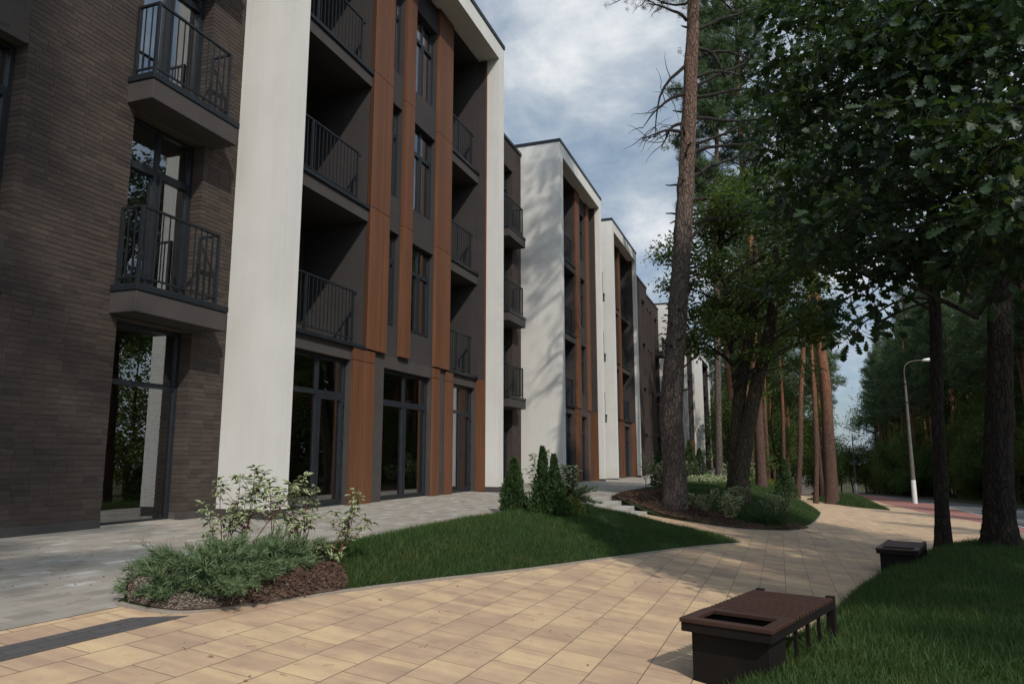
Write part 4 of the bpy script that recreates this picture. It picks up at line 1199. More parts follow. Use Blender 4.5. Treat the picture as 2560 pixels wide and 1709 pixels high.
# thujas
def thuja(loc, H, rad, seed, label, n=4600, twin=False):
    r = np.random.default_rng(seed); root = empty('thuja', loc); tag(root, label, 'thuja', 'small conical thujas')
    A = Acc(); Lf = Acc(); A.tube(np.array([(0, 0, -.05), (0, 0, H * .9)]), [.03, .008], 6)
    tops = [(0, 0, H, 1.0)] if not twin else [(-.09, 0, H, .5), (.13, .05, H * .88, .42), (.24, -.1, H * .6, .6), (0, 0, H * .58, 1.05)]
    for (tx, ty, th, ts) in tops:
        m = n // len(tops)
        u = r.random(m) ** 1.25; a = r.uniform(0, 2 * np.pi, m)
        rr = rad * ts * (1 - u) ** .75 * (.5 + .62 * r.random(m)) * (1 + .25 * np.sin(a * 3 + u * 9))
        P = np.stack([tx + rr * np.cos(a), ty + rr * np.sin(a), .02 + u * th * .95], -1)
        d = unit(np.stack([np.cos(a) * .55, np.sin(a) * .55, np.full(m, 1.0)], -1) + r.normal(size=(m, 3)) * .25)
        x = d; z = unit(r.normal(size=(m, 3))); z = unit(z - (z * x).sum(1)[:, None] * x); y = np.cross(z, x)
        T = np.array([(0, 0, 0), (.3, .16, 0), (.55, .30, .02), (.7, .12, 0), (1, .05, .02), (.72, -.14, 0), (.5, -.28, -.02), (.28, -.12, 0)])
        Lf.scatter(T, [tuple(range(8))], P, np.stack([x, y, z], -1), r.uniform(.04, .085, m) * (.6 + .4 * H))
    A.build('trunk', M['dark_branch'], root); Lf.build('foliage', M['thuja'], root); return root
thuja((-5.06, 14.2, gz(-5.06, 14.2)), 1.08, .27, 1, 'single slim dark green thuja behind the near lawn')
thuja((-4.3, 14.0, gz(-4.3, 14.0)), 1.32, .36, 2, 'wide thuja with forked tip in front of the white wall', 11000, True)
thuja((-4.45, 30.2, gz(-4.45, 30.2)), 1.7, .5, 3, 'dark thuja at the terrace edge touching the left side of the big pine trunk', 3000)
thuja((-4.3, 38.8, gz(-4.3, 38.8)), 2.1, .5, 4, 'bright thuja just right of the big pine trunk', 3000)
thuja((-4.5, 46.1, gz(-4.5, 46.1)), 1.9, .55, 5, 'pointed thuja by the terrace, right of the bright one', 2500)
thuja((.2, 35.2, gz(.2, 35.2)), 1.75, .48, 6, 'lone dark cone-shaped thuja beside the tiled path', 3500)

# loose shrubs round the thujas and on the second lawn; copies of two shapes
p1 = shrub((-4.85, 14.9, gz(-4.85, 14.9)), 1.3, 61, 'thin airy shrub standing between the two thujas', 3, .12, leaf=.09)
p2 = shrub((-4.3, 15.6, gz(-4.3, 15.6)), 1.1, 62, 'loose tall shrub right of the wide thuja', 6, .3, leaf=.115, per=4)
SP = [(-4.35, 25.6, 1.2, 'airy shrub at the left end of the mulch by the terrace'), (-4.0, 26.6, 1.15, 'pale shrub in the mulch in front of the third white wall'),
      (-3.75, 25.4, .95, 'pale green shrub in the middle of the mulch bed'), (-3.3, 24.3, .85, 'small shrub just left of the big pine trunk'),
      (-2.35, 22.3, .75, 'shrub at the foot of the big pine, left side'), (-2.0, 22.0, .8, 'yellowish shrub right below the big pine'),
      (-1.5, 21.9, 1.1, 'tallest pale shrub right of the big pine'), (-1.35, 20.95, 1.0, 'bushy shrub at the corner of the side path'),
      (-1.1, 23.6, .8, 'small shrub on the lawn before the leaning trees'), (-.2, 23.6, .9, 'light shrub at the right end of the second lawn'),
      (.1, 24.5, 1.0, 'yellow-green shrub near the path edge'), (-1.2, 25.3, .9, 'shrub growing against the leaning trunks'),
      (-3.9, 33, 1.2, 'low grassy shrub behind the big pine'), (-2.9, 43, 1.2, 'shrub beside the slim pine near the terrace'),
      (-2.2, 45, 1.3, 'light shrub between the two straight pines'), (-1.6, 48, 1.4, 'light shrub right of the reddish pine')]
for k, (x, y, sc, lab) in enumerate(SP):
    dup([p1, p2][0 if k in (0,) else 1], (x, y, gz(x, y) - .02), k * 1.3, sc * .88, lab, 'shrub', 'variegated dogwood shrubs')
# pale ground cover on the far part of the second lawn
def ground_cover(name, x0, x1, y0, y1, n, label, mat, size, seed, h=.25):
    r = np.random.default_rng(seed); P = np.stack([r.uniform(x0, x1, n), r.uniform(y0, y1, n), np.zeros(n)], -1)
    zz = np.array([gz(x, y) for x, y in P[::12, :2]]); P[:, 2] = np.repeat(zz, 12)[:n]; P[:, :2] = np.repeat(P[::12, :2], 12, axis=0)[:n] + r.normal(size=(n, 2)) * .22
    P[:, 2] += r.random(n) * h
    Ac = Acc(); Ac.scatter(ELL[0], ELL[1], P, frames(unit(r.normal(size=(n, 3)) + np.array([0, 0, .8])), None, r), size * r.uniform(.6, 1.3, n), ELL[2])
    tag(Ac.build(name, M[mat]), label, 'ground cover', kind='stuff')
ground_cover('ground_cover', -4.2, -2.6, 36, 50, 6000, 'pale leafy ground cover beyond the big pine', 'variegated', .14, 1)
ground_cover('ground_cover', -3.0, .2, 44, 51, 6000, 'leafy ground cover round the straight pines', 'green_leaf', .14, 2)
ground_cover('ground_cover', -3.5, .6, 56, 68, 6000, 'brown and pale ground cover on the far bank', 'yellow_leaf', .18, 3, .3)
SHADE = [(12, 1.5, 1.0, None), (13, 8, 1.0, None), (10.5, 12.5, 1.5, 2), (15.5, -4, 1.0, None), (2.3, -6.2, 1.12, None), (16, 4, 1.05, None), (12.5, 15, 1.0, None)]

# ------------------------------------------------------------------ the trees one can tell apart
# big pine in the second lawn
T1 = empty('pine_tree', (-3.02, 23.0, gz(-3.02, 23.0))); tag(T1, 'big grey-brown pine with bare stub branches in front of the far white blocks', 'pine tree')
tp = [(0, 0, -.3), (.02, 0, 1.0), (-.02, .0, 2.6), (.10, 0, 4.0), (.30, .0, 6.0), (.62, 0, 9), (.85, .1, 12), (1.1, .1, 15.5), (1.3, .1, 19), (1.3, .2, 24)]
tr = [.39, .34, .35, .31, .29, .262, .235, .195, .15, .04]
trunk_mesh('trunk', tp, tr, 'pine_bark', T1, seg=44, sub=26, rough=.034, flare=.12, seed=5, knots=22)
def atp(z, tp=tp): a = np.array(tp); return np.array([np.interp(z, a[:, 2], a[:, k]) for k in range(3)])
r = np.random.default_rng(21)
A = Acc(); Lf = Acc()
# right direction on screen is roughly (+.94, +.34)
RT = np.array([.94, .34, 0]); LT = -RT; BK = np.array([-.34, .94, 0])
stubs = [(6.6, RT, .55, .1), (7.15, RT, .45, .25), (7.0, RT, .35, -.05), (5.0, RT, .3, .3), (4.0, RT, .45, .45), (3.3, RT, .3, .1), (2.9, LT, .2, .1), (9.9, LT, .42, .25),
         (8.7, LT, .25, -.1), (12.4, LT, .3, .3), (13.2, LT, .5, .3), (8.9, RT, .7, .45), (10.6, RT, .6, -.9), (5.9, LT, .15, 0.)]
for q in range(26):
    a_ = r.uniform(0, 6.28); stubs.append((r.uniform(4.5, 15.5), np.array([math.cos(a_), math.sin(a_), 0]), r.uniform(.12, .5), r.uniform(-.3, .7)))
for z, d, l, up in stubs:
    p = branch_path(atp(z) + d * .25, d + np.array([0, 0, up]) + BK * r.normal() * .2, l, r, 5, .0, .15); A.tube(p, np.linspace(.04, .016, 5), 6)
longs = [(8.6, RT, 3.2, .35, .05), (10.2, RT, 2.8, .45, .03), (11.3, RT, 2.6, .25, .06), (12.2, RT, 3.0, .1, .03), (12.9, RT, 3.2, .25, .08), (13.6, RT, 2.2, .5, .12), (14.3, RT, 3.0, .2, .15),
         (15.3, RT, 3.2, .5, .02), (14.0, LT, 2.6, -.5, .18), (13.0, LT, 1.8, -.3, .16), (11.7, LT, 1.4, .1, .1), (15.6, LT, 1.8, .45, .04), (12.0, LT, 1.2, .3, .25), (9.4, RT, 2.4, .15, .1), (11.0, RT, 3.4, .5, .08), (13.3, RT, 3.6, .45, .1), (14.6, RT, 2.4, .0, .2), (8.1, RT, 1.2, .5, -.2)]
for z, d, l, up, sag in longs:
    p = branch_path(atp(z) + d * .2, d + np.array([0, 0, up]) + BK * r.normal() * .25, l, r, 9, sag, .13); A.tube(p, np.linspace(.062, .011, 9), 6)
    for q in range(8):
        s = p[r.integers(2, 9)]; pb = branch_path(s, unit(d + r.normal(size=3) * .8), r.uniform(.3, 1.2), r, 6, .10, .22); A.tube(pb, np.linspace(.018, .005, 6), 4)
z = 16.4
while z < 24:
    f = (z - 16.4) / 8
    for q in range(3):
        a = r.uniform(0, 2 * np.pi); Lb = (3.4 * (1 - f) ** .7 + .5) * r.uniform(.6, 1.1)
        p = branch_path(atp(z), np.array([math.cos(a), math.sin(a), .2 + .4 * f]), Lb, r, 7, .0, .12); A.tube(p, np.linspace(.05, .01, 7), 5)
        nc = int(11 * Lb); u = .3 + .7 * r.random(nc)
        C = np.stack([np.interp(u, np.linspace(0, 1, 7), p[:, j]) for j in range(3)], -1) + r.normal(size=(nc, 3)) * np.array([.4, .4, .15])
        for c in C[::3]: A.tube(np.stack([p[3], c]), [.012, .004], 3)
        needle_clumps(Lf, C, 30, .17, .010, r)
    z += .32
A.build('branches', M['dark_branch'], T1); Lf.build('crown', M['needles'], T1)

# slim pine right of it, leaning reddish pine, others
def px_pine(x, y, H, r0, c0, seed, label, lean=(0, 0), bark='pine_bark_low', **kw):
    o = empty('pine_tree', (x, y, gz(x, y))); tag(o, label, 'pine tree'); pine_parts(H, r0, c0, seed, o, bark, lean=lean, seg=16, **kw); return o
px_pine(-3.06, 41.4, 30, .20, 14.5, 31, 'slim tall pine rising behind the end of the row, first right of the big trunk', (.3, 0), bark='pine_bark', clumps=3.0, dead=34, n_per=26, crown_r=4.2, ln=.28)
px_pine(-.92, 42.2, 31, .28, 12.5, 32, 'straight pine with reddish lower bark behind the leaning trees', (0, 0), clumps=3.0, dead=24, n_per=26, crown_r=4.2, ln=.28)
px_pine(1.0, 53.5, 23, .19, 15, 33, 'thin orange pine leaning to the right', (2.4, .5), clumps=1.6, dead=14, n_per=24, ln=.28, crown_r=3.2)
px_pine(1.95, 48.6, 22, .15, 15, 34, 'thinnest straight pine on the left end of the island lawn', (.1, 0), clumps=1.3, dead=14, n_per=20)
px_pine(2.95, 49.9, 26, .40, 17, 35, 'stout red-barked pine on the island lawn', (-.6, 0), clumps=1.8, dead=16, n_per=26, ln=.28, crown_r=3.8)

# two leaning dark trees behind the big pine
LB = empty('leaning_tree', (-1.26, 25.05, gz(-1.26, 25.05))); tag(LB, 'dark leaning tree with two stems splitting low and dense green crown', 'tree')
trunk_mesh('trunk', [(0, 0, -.3), (.06, .0, .8), (.30, .1, 2.0), (.75, .2, 3.8), (1.25, .3, 5.6), (1.5, .4, 7.5), (1.6, .5, 9.5)], [.33, .27, .235, .21, .175, .12, .05], 'lean_bark', LB, 24, 14, .04, .25, 3, knots=5)
trunk_mesh('stem', [(-.15, .25, .1), (-.02, .3, 1.6), (.12, .35, 3.2), (.50, .4, 5.0), (.85, .5, 6.8), (.9, .6, 9.0)], [.28, .24, .21, .18, .14, .04], 'lean_bark', LB, 20, 12, .04, .1, 4)
bl = []
r = np.random.default_rng(8)
for q in range(34):
    a = r.uniform(0, 2 * np.pi); zq = r.uniform(4.9, 11.0); rr = r.uniform(.5, 3.3) * (1 if zq < 9 else .65)
    bl.append(((1.1 + math.cos(a) * rr, .4 + math.sin(a) * rr, zq), (1.0 * r.uniform(.7, 1.2),) * 2 + (.5,)))
for (x, y, zq, s) in ((-1.2, .2, 6.2, .8), (-.9, .3, 4.9, .55), (2.6, 0, 5.2, .7), (.9, -.6, 4.6, .5), (2.0, .3, 4.3, .45), (-1.6, .2, 7.2, .8)):
    bl.append(((x, y, zq), (s, s, s * .45)))
leafy_parts(12, .2, 6, 3, 9, LB, 34000, .13, 'green_leaf', tpl=ELL, blobs=bl, trunk=False, per=16, clump=.5)

# two old oaks on the right-hand mound
O1 = empty('oak_tree', (3.5, 19.95, gz(3.5, 19.95))); tag(O1, 'slender dark oak on the mound, left of the thick one behind the far bench', 'oak tree')
trunk_mesh('trunk', [(0, 0, -.3), (.05, 0, 1), (.13, .03, 3), (.26, .08, 5), (.38, .1, 7.5), (.5, .1, 10.5)], [.19, .15, .14, .135, .11, .04], 'oak_bark', O1, 24, 14, .035, .3, 6, knots=4)
bl = []; r = np.random.default_rng(18)
for q in range(34):
    a = r.uniform(0, 2 * np.pi); zq = r.uniform(6.6, 12.5); rr = r.uniform(.8, 3.4)
    bl.append(((math.cos(a) * rr, math.sin(a) * rr, zq), (r.uniform(.7, 1.1),) * 2 + (.5,)))
leafy_parts(12, .15, 5, 3, 19, O1, 10000, .17, 'oak_leaf', tpl=OAK, blobs=bl, trunk=False, per=14, clump=.55)
O2 = empty('oak_tree', (4.38, 18.79, gz(4.38, 18.79))); tag(O2, 'thick furrowed trunk of the oak at the right edge, rooted on the grassy mound', 'oak tree')
trunk_mesh('trunk', [(.03, 0, -.4), (.05, 0, .6), (.14, .03, 2), (.36, .08, 4), (.62, .15, 6.5), (.9, .2, 11)], [.40, .30, .27, .245, .21, .07], 'oak_bark', O2, 34, 16, .05, .3, 7, knots=5)
bl = []; r = np.random.default_rng(28)
for q in range(36):
    a = r.uniform(0, 2 * np.pi); zq = r.uniform(6.8, 13.5); rr = r.uniform(.8, 4.0)
    bl.append(((math.cos(a) * rr, math.sin(a) * rr, zq), (r.uniform(.8, 1.2),) * 2 + (.55,)))
leafy_parts(13, .22, 5, 3, 29, O2, 10000, .17, 'oak_leaf', tpl=OAK, blobs=bl, trunk=False, per=14, clump=.55)
# near oak: trunk stands right of the view, its crown hangs over the mound
O3 = empty('oak_tree', (6.9, 8.2, gz(6.9, 8.2))); tag(O3, 'near oak whose dark lobed leaves and acorns hang into the upper right', 'oak tree')
trunk_mesh('trunk', [(0, 0, -.3), (0, 0, 1), (-.1, .1, 3.5), (-.3, .3, 6), (-.4, .4, 9)], [.34, .27, .24, .2, .05], 'oak_bark', O3, 24, 14, .04, .3, 8)
bl = []; r = np.random.default_rng(38)
def cb(sx, sy, Y, s, f=.55):
    """blob centre given as viewing direction (fractions) and distance, in the oak's own space"""
    ca, sa = math.cos(R(19.75)), math.sin(R(19.75)); cp, sp = math.cos(R(9)), math.sin(R(9))
    a = (sx * 2560 / 2349 - 1280) / 1833; b = (854.5 - sy * 2560 / 2349) / 1833
    dx, dy, dz = a, cp - b * sp, sp + b * cp; k = Y / dy
    px, py, pz = dx * k, Y, 1.6 + dz * k
    wx, wy = px * ca - py * sa, px * sa + py * ca
    bl.append(((wx - O3.location.x, wy - O3.location.y, pz - O3.location.z), (s, s, s * f)))
NEAR = [(1900, 560, 8.5, .38), (1830, 520, 9, .30), (1960, 480, 8, .42), (2060, 560, 8, .40), (1830, 440, 9.5, .36), (1900, 380, 8.5, .45), (1800, 330, 9.5, .40), (1850, 240, 9, .50), (1930, 130, 8.5, .6), (1820, 120, 10, .5),
        (1790, 30, 10, .5), (1930, 20, 9, .6), (2000, 300, 8, .55), (2050, 150, 8, .6), (2050, 30, 8, .6), (2130, 420, 7.5, .45), (2200, 540, 7.5, .45), (2290, 600, 7, .40), (2130, 600, 8, .38), (2230, 420, 7, .5),
        (2330, 480, 6.5, .5), (2200, 280, 7, .55), (2320, 330, 6.5, .55), (2150, 130, 7.5, .6), (2270, 160, 7, .6), (2190, 20, 7.5, .6), (2330, 30, 7, .6), (1990, 680, 8.5, .22), (1960, 620, 8.5, .26), (1900, 720, 9, .14),
        (2020, 620, 8.5, .24), (1950, 770, 9, .10), (2010, 740, 8.5, .14), (1760, 660, 10.5, .10), (2330, 660, 7, .20), (2180, 630, 8, .18), (1990, 420, 9.5, .5), (2100, 330, 9.5, .6), (2270, 250, 9, .7), (2100, 80, 10, .8), (2300, 90, 9.5, .8),
        (1870, 470, 10.5, .4), (2250, 500, 9.5, .6), (2000, 540, 10, .45), (1760, 200, 11, .4), (1770, 420, 11, .3)]
for q in NEAR: cb(*q)
# rest of the crown, above and outside the view
for q in range(16):
    a = r.uniform(-1.8, 1.2); zq = r.uniform(6.5, 9.5); rr = r.uniform(.6, 3.0)
    c = (math.cos(a) * rr, math.sin(a) * rr - .5, zq)
    bl.append((c, (.9, .9, .5)))
leafy_parts(9, .16, 4, 3, 39, O3, 17500, .165, 'oak_leaf', tpl=OAK, blobs=bl, trunk=False, per=12, clump=.36, flat=.75, limb_from=1.1)
# acorns
Aa = Acc(); r = np.random.default_rng(5)
for q in range(26):
    c, s = bl[r.integers(0, 27)]
    c = np.array(c) + r.normal(size=3) * np.array(s) * .6
    zz = np.linspace(0, .028, 5); Aa.tube(np.stack([np.full(5, c[0]), np.full(5, c[1]), c[2] - zz], -1), [.006, .011, .0115, .009, .002], 7)
Aa.build('acorns', M['yellow_leaf'], O3)

# ------------------------------------------------------------------ forest, individual trees copied from a few shapes
G1 = 'tall pines of the wood'; G2 = 'leafy trees of the wood'
def proto_pine(seed, H, c0, r0): o = empty('pine_tree', (0, 0, -50)); tag(o, 'x', 'pine tree', G1); pine_parts(H, r0, c0, seed, o, 'pine_bark_low', seg=9, clumps=1.25, ln=.34, n_per=15, dead=14, crown_r=2.9); return o
def proto_leafy(seed, H, c0, cr, mat, n, size=.2, sq=.8): o = empty('leafy_tree', (0, 0, -50)); tag(o, 'x', 'tree', G2); leafy_parts(H, .11, c0, cr, seed, o, n, size, mat, tpl=RH, squash=sq, limb_n=22, per=12, clump=.8, flat=.4); return o
PP = [proto_pine(101, 22, 12, .2), proto_pine(102, 24, 11, .24), proto_pine(103, 20, 9, .19)]
LL = [proto_leafy(111, 9, .9, 2.9, 'green_leaf', 6500), proto_leafy(112, 7, .4, 2.6, 'green_leaf', 6000), proto_leafy(113, 11, 3.0, 3.2, 'green_leaf', 7000), proto_leafy(114, 6.5, .3, 2.4, 'yellow_leaf', 5500)]
used = set()
def put(proto, x, y, rz, sc, label, group):
    z = gz(x, y) - .05
    if proto.name not in used:
        used.add(proto.name); proto.location = (x, y, z); proto.rotation_euler = (0, 0, rz); proto.scale = (sc,) * 3; proto['label'] = label; proto['group'] = group; return proto
    return dup(proto, (x, y, z), rz, sc, label, None, group)
r = np.random.default_rng(77)
LBP = 'tall pine in the dark wood across the road'; LBD = 'bushy leafy tree in the dark wood across the road'
# wood across the road
for k in range(110):
    y = 48 + 125 * (k / 110) + r.uniform(-1.5, 1.5); x = (20.0 if y < 120 else 18.5) + r.random() ** 1.2 * 15
    put(PP[r.integers(3)], x, y, r.uniform(0, 6.28), r.uniform(1.1, 1.45), LBP, 'pines across the road')
for k in range(16):
    y = -35 + 80 * (k / 16) + r.uniform(-1.5, 1.5); x = 21 + r.random() ** 1.2 * 12
    put(PP[r.integers(3)], x, y, r.uniform(0, 6.28), r.uniform(1.0, 1.2), LBP, 'pines across the road')
for k in range(72):
    y = 42 + 132 * (k / 72) + r.uniform(-1, 1); x = (19.8 if y < 120 else 17.8) + r.random() * 5
    put(LL[[0, 1, 0, 1, 0, 3][r.integers(6)]], x, y, r.uniform(0, 6.28), r.uniform(.8, 1.35), LBD, 'leafy trees across the road')
for k in range(56):
    y = 45 + 130 * (k / 56) + r.uniform(-1, 1); x = 25 + r.random() * 8
    put(LL[r.integers(3)], x, y, r.uniform(0, 6.28), r.uniform(1.5, 2.1), LBD, 'leafy trees across the road')
# wood at the end of the street, between buildings and road
LCP = 'tall pine in the sunny wood beyond the end of the street'; LCD = 'leafy tree in the wood beyond the end of the street'
far = [(-13 + 2.0 * k + r.uniform(-1, 1), 112 + r.uniform(-3, 25)) for k in range(10)] + [(20 + 2.2 * k, 172 + 3 * (k % 3)) for k in range(6)] + [(-3.5 + r.uniform(-1, 1), 62), (-1.5, 70), (.3, 66), (-3, 78), (-.5, 84), (1, 92), (-3.2, 96), (3.9, 74), (4.6, 86), (4.2, 98), (1.5, 104), (-2, 108), (-6, 110), (-1.8, 57), (-3.6, 67), (-.9, 64), (.9, 79), (-2.4, 82), (3.4, 69), (4.9, 90)]
for x, y in far:
    put(PP[r.integers(3)], x, y, r.uniform(0, 6.28), r.uniform(.85, 1.08), LCP, 'pines beyond the end of the street')
for k in range(44):
    y = 112 + r.random() * 40; x = -22 + 29 * (k / 44) + r.uniform(-1, 1)
    if y < 118 and x > 4: y += 12
    put(LL[r.integers(3)], x, y, r.uniform(0, 6.28), r.uniform(1.0, 1.6), LCD, 'leafy trees beyond the end of the street')
for k in range(9):
    put(LL[r.integers(3)], 5 + 2.4 * k, 172 + r.uniform(-3, 6), r.uniform(0, 6.28), (1.35 if k < 6 else 1.8), LCD, 'leafy trees beyond the end of the street')
for x, y, s, m in ((-3.6, 57, .8, 1), (-2.2, 63, .9, 0), (-.2, 74, 1.0, 2), (-3.4, 72, .9, 0), (-1.0, 80, 1.0, 1), (-3.2, 86, 1.1, 0), (.6, 98, 1.1, 0), (-3.4, 100, 1.1, 2), (3.9, 82, .8, 2), (4.4, 93, .9, 0), (4.6, 106, 1.1, 1), (-5.4, 106, 1.2, 0),):
    put(LL[m], x, y, r.uniform(0, 6.28), s, 'leafy tree on the far lawns between terrace and path', 'leafy trees on the far lawns')
# unseen trees added behind and beside the camera to shade oaks, lawn, facade
for x, y, s, p in SHADE:
    put(LL[p] if p else PP[0], x, y, x * 2.1 + y, s, 'unseen tree added near the viewpoint to cast shade', 'unseen trees added for shade')

# ------------------------------------------------------------------ street furniture
def bench(name, loc, rz, label):
    o = empty(name, loc, rz); tag(o, label, 'bench', 'slatted benches with built-in planter box')
    # local y = length (away), local x = width; length 1.55, width .68, height .44
    Lg, W, H = 1.55, .68, .45
    mb = MB(); t = .012
    # planter box with open top
    mb.box(.05, W - .05, .07, .42, -.12, .02)
    mb.box(.05, .05 + t, .07, .42, .02, H - .065); mb.box(W - .05 - t, W - .05, .07, .42, .02, H - .065)
    mb.box(.05 + t, W - .05 - t, .07, .07 + t, .02, H - .065); mb.box(.05 + t, W - .05 - t, .42 - t, .42, .02, H - .065)
    mb.build('planter_box', M['bench_metal'], o, bevel=.003)
    mb = MB()      # apron frame
    mb.box(0, W, 0, .03, H - .085, H - .022); mb.box(0, .03, .03, Lg, H - .085, H - .022); mb.box(W - .03, W, .03, Lg, H - .085, H - .022)
    mb.box(.03, W - .03, .44, .47, H - .085, H - .022)
    mb.build('frame', M['bench_metal'], o, bevel=.002)
    for x in (0, W - .07):
        mb = MB(); mb.box(x, x + .07, Lg, Lg + .05, -.15, H + .015); mb.build('leg', M['bench_metal'], o, bevel=.003)
    mb = MB(); mb.box(.07, W - .07, Lg + .005, Lg + .04, .04, .07); mb.box(.07, W - .07, Lg + .005, Lg + .04, H - .08, H - .03); mb.build('stretcher', M['bench_metal'], o)
    for k in range(3):
        mb = MB(); y = .62 + k * .3; mb.box(W - .055, W - .03, y, y + .025, -.1, H - .085); mb.build('bar', M['bench_metal'], o)
    for k in range(1):
        mb = MB(); mb.box(W - .052, W - .033, .42, Lg, .04, .06); mb.build('rail', M['bench_metal'], o)
    mb = MB()      # wooden rim of the planter
    z0_, z1_ = H - .02, H + .012
    mb.box(-.01, W + .01, -.01, .075, z0_, z1_); mb.box(-.01, .085, .075, .40, z0_, z1_ - .0005); mb.box(W - .085, W + .01, .075, .40, z0_, z1_ - .0005)
    mb.box(-.01, W + .01, .40, .455, z0_, z1_)
    mb.build('planter_rim', M['bench_slats'], o, bevel=.005)
    n = 13; p0 = .468; st = (Lg - .01 - p0) / n
    for k in range(n):
        mb = MB(); mb.box(-.005, W + .005, p0 + k * st, p0 + k * st + st * .60, z0_, z1_ - .002); mb.build('slat', M['bench_slats'], o, bevel=.004)
    return o
b1 = bench('bench', (-.755, 5.86, .0), 0, 'near bench with reddish slats, larger in view, open planter at its near end')
b1.location.z = -.04; b1.rotation_euler = (0, 0, R(-18.5))
b2 = bench('bench', (1.58, 15.2, 0), 0, 'farther bench on the path edge, left of the slender oak')
b2.location.z = float(zP(np.array(1.8), np.array(15.6))) + .0; b2.rotation_euler = (0, 0, R(-14))

def lamp(loc, H, label, head=True):
    o = empty('street_lamp', loc, 0); tag(o, label, 'street lamp', 'street lamps along the road')
    mb = MB(); mb.tube([(0, 0, 0), (0, 0, H * .165)], [H * .0165, H * .0150], 14); mb.build('painted_base', M['white_paint'], o)
    mb = MB(); mb.tube([(0, 0, H * .165), (0, 0, H * .86)], [H * .0145, H * .0075], 14); mb.build('pole', M['post_concrete'], o)
    mb = MB()
    for q in (.70, .83): mb.tube([(0, 0, H * q), (0, 0, H * q + .06)], [H * .0115] * 2, 12)
    mb.build('band', M['anthracite'], o)
    pts = [(0, 0, H * .86), (0, 0, H * .93), (.12, 0, H * .965), (.45, 0, H * .99), (1.0, 0, H), (1.45, 0, H)]
    P = resample([(p[0], p[2]) for p in pts], 24); mb = MB(); mb.tube([(x, 0, z) for x, z in P], .03, 8); mb.build('arm', M['pole_steel'], o)
    mb = MB(); mb.tube([(1.35, 0, H - .01), (1.5, 0, H + .03), (1.8, 0, H + .05), (2.1, 0, H + .02), (2.2, 0, H - .02)], [.05, .11, .14, .11, .03], 10)
    mb.build('lamp_head', M['lamp_glass'], o, smooth=True)
    return o
lamp((8.81, 58.76, float(zP(np.array(8.81), np.array(58.76))) - .05), 10.1, 'nearer street lamp, grey pole with white painted base by the red paving').rotation_euler = (0, 0, R(18))
lamp((11.53, 132.5, -4.2), 10.9, 'farther street lamp with white painted base, left of the near one').rotation_euler = (0, 0, R(18))

# concrete panel fence behind the trees
for k in range(4):
    x = -5.5 + k * 2.55; y = 100
    o = empty('fence_panel', (x, y, gz(x, y) - .1)); tag(o, ['leftmost', 'second from left', 'third from left', 'rightmost'][k] + ' grey block panel of the fence seen between the trunks', 'fence panel', 'grey fence panels between the trunks')
    mb = MB(); mb.box(0, 2.35, 0, .2, 0, 2.2); mb.build('panel', M['block_wall'], o)
    mb = MB(); mb.box(-.1, 2.45, -.03, .23, 2.2, 2.32); mb.build('cap', M['concrete'], o)
# parked white van in the far distance
vn = empty('parked_van', (5.6, 128, gz(5.6, 128)), R(8)); tag(vn, 'small white van far down the street between the trunks', 'van')
mb = MB(); mb.box(-.95, .95, 0, 4.6, .35, 1.25); mb.box(-.88, .88, .9, 4.5, 1.25, 2.1); mb.build('body', M['car_paint'], vn, bevel=.12)
mb = MB(); mb.box(-.8, .8, .84, .92, 1.3, 1.95); mb.box(-.9, .9, 1.3, 3.9, 1.4, 1.9); mb.build('side_window', M['car_glass'], vn)
for sx in (-1, 1):
    for yy in (.85, 3.7):
        mb = MB(); mb.tube([(sx * .98, yy, .34), (sx * .76, yy, .34)], .34, 18); mb.build('wheel', M['black_rubber'], vn)
# ------------------------------------------------------------------ light, sky, camera
SUN_EL, = (R(43.0),)
# light travels along (-1, +1) in plan, sun stands at (+x, -y)
sun_dir = Vector((math.cos(SUN_EL) * math.sin(R(135)), math.cos(SUN_EL) * math.cos(R(135)), math.sin(SUN_EL)))
ld = bpy.data.lights.new('sun', 'SUN'); ld.energy = 4.9; ld.angle = R(1.0); ld.color = (1, .94, .86)
lo = bpy.data.objects.new('sun', ld); link(lo)
lo.rotation_euler = (-sun_dir).to_track_quat('-Z', 'Y').to_euler()

w = bpy.data.worlds.new('World'); scene.world = w; w.use_nodes = True
nt = w.node_tree; nt.nodes.clear()
out = nt.nodes.new('ShaderNodeOutputWorld'); bg = nt.nodes.new('ShaderNodeBackground'); bg.inputs[1].default_value = .125
sk = nt.nodes.new('ShaderNodeTexSky'); sk.sky_type = 'NISHITA'; sk.sun_disc = False
sk.sun_elevation = SUN_EL; sk.sun_rotation = R(135); sk.air_density = 1.0; sk.dust_density = 1.0; sk.ozone_density = 1.0
tc = nt.nodes.new('ShaderNodeTexCoord'); sep = nt.nodes.new('ShaderNodeSeparateXYZ'); L(nt, tc.outputs['Generated'], sep.inputs[0])
zc = math_(nt, 'MAXIMUM', sep.outputs[2], .06); zc = math_(nt, 'ADD', zc, .30)
cx = math_(nt, 'DIVIDE', sep.outputs[0], zc); cy = math_(nt, 'DIVIDE', sep.outputs[1], zc)
cb = nt.nodes.new('ShaderNodeCombineXYZ'); L(nt, cx, cb.inputs[0]); L(nt, cy, cb.inputs[1]); cb.inputs[2].default_value = .7
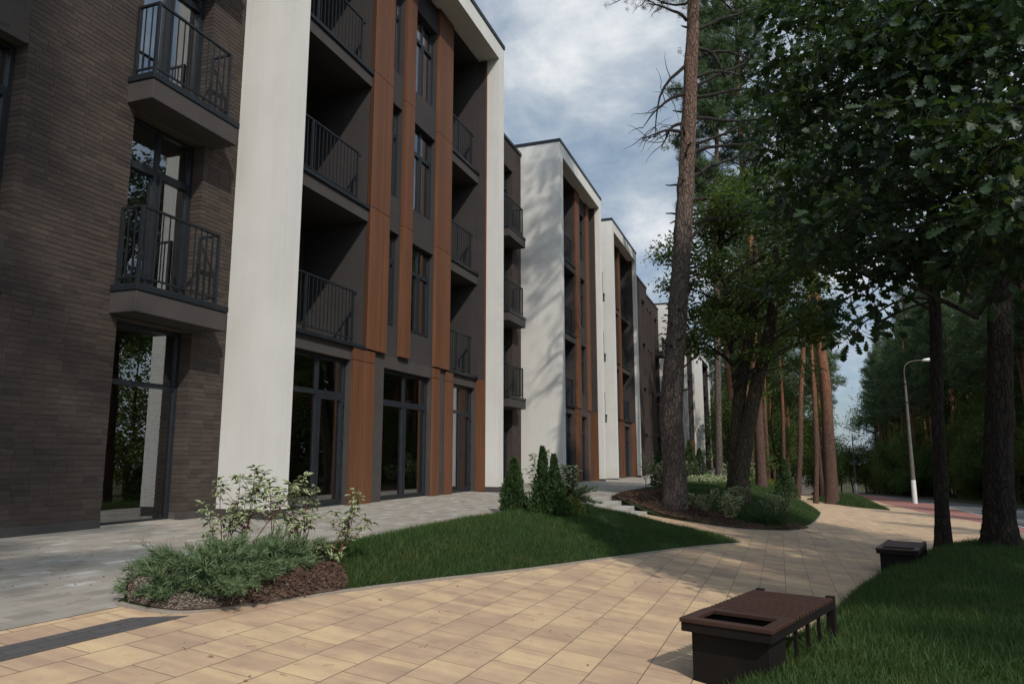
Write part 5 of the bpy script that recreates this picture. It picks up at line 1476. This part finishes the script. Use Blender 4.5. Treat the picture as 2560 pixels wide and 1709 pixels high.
n1 = N(nt, 'ShaderNodeTexNoise', Scale=1.9, Detail=8, Roughness=.58, Distortion=.35); L(nt, cb.outputs[0], n1.inputs['Vector'])
n2 = N(nt, 'ShaderNodeTexNoise', Scale=3.4, Detail=8, Roughness=.6, Distortion=.2); L(nt, cb.outputs[0], n2.inputs['Vector'])
cover = ramp(nt, n1.outputs['Fac'], [(.36, (.0, .0, .0)), (.60, (1, 1, 1))])
shade = ramp(nt, n2.outputs['Fac'], [(.34, (3.0, 3.9, 5.0)), (.50, (5.2, 5.9, 6.6)), (.66, (8.6, 8.8, 9.0))])
blue = mixc(nt, .45, sk.outputs[0], (2.2, 3.4, 4.9))
c = mixc(nt, cover, blue, shade)
# haze and cloud brighten towards the sun
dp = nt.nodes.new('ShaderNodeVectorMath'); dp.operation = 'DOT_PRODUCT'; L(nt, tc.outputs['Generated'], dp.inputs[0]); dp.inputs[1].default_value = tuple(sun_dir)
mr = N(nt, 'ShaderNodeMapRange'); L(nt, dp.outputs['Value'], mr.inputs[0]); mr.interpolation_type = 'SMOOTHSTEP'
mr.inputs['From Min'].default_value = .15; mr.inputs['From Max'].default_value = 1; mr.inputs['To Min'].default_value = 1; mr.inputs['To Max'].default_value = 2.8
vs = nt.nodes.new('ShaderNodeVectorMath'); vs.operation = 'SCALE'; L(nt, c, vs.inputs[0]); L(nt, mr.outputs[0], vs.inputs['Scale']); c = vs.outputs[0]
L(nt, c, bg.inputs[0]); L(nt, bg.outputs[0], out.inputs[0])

cd = bpy.data.cameras.new('camera'); cam = bpy.data.objects.new('camera', cd); link(cam)
cd.sensor_width = 36; cd.lens = 36 * 1833 / 2560; cd.clip_end = 3000; cd.clip_start = .05
cam.location = (0, 0, 1.6); cam.rotation_euler = (R(99.0), 0, R(19.75))
scene.camera = cam
scene.view_settings.view_transform = 'Standard'; scene.view_settings.look = 'None'
scene.view_settings.gamma = 1; scene.view_settings.exposure = -.32
scene.render.engine = 'CYCLES'
scene.cycles.max_bounces = 6; scene.cycles.transparent_max_bounces = 12
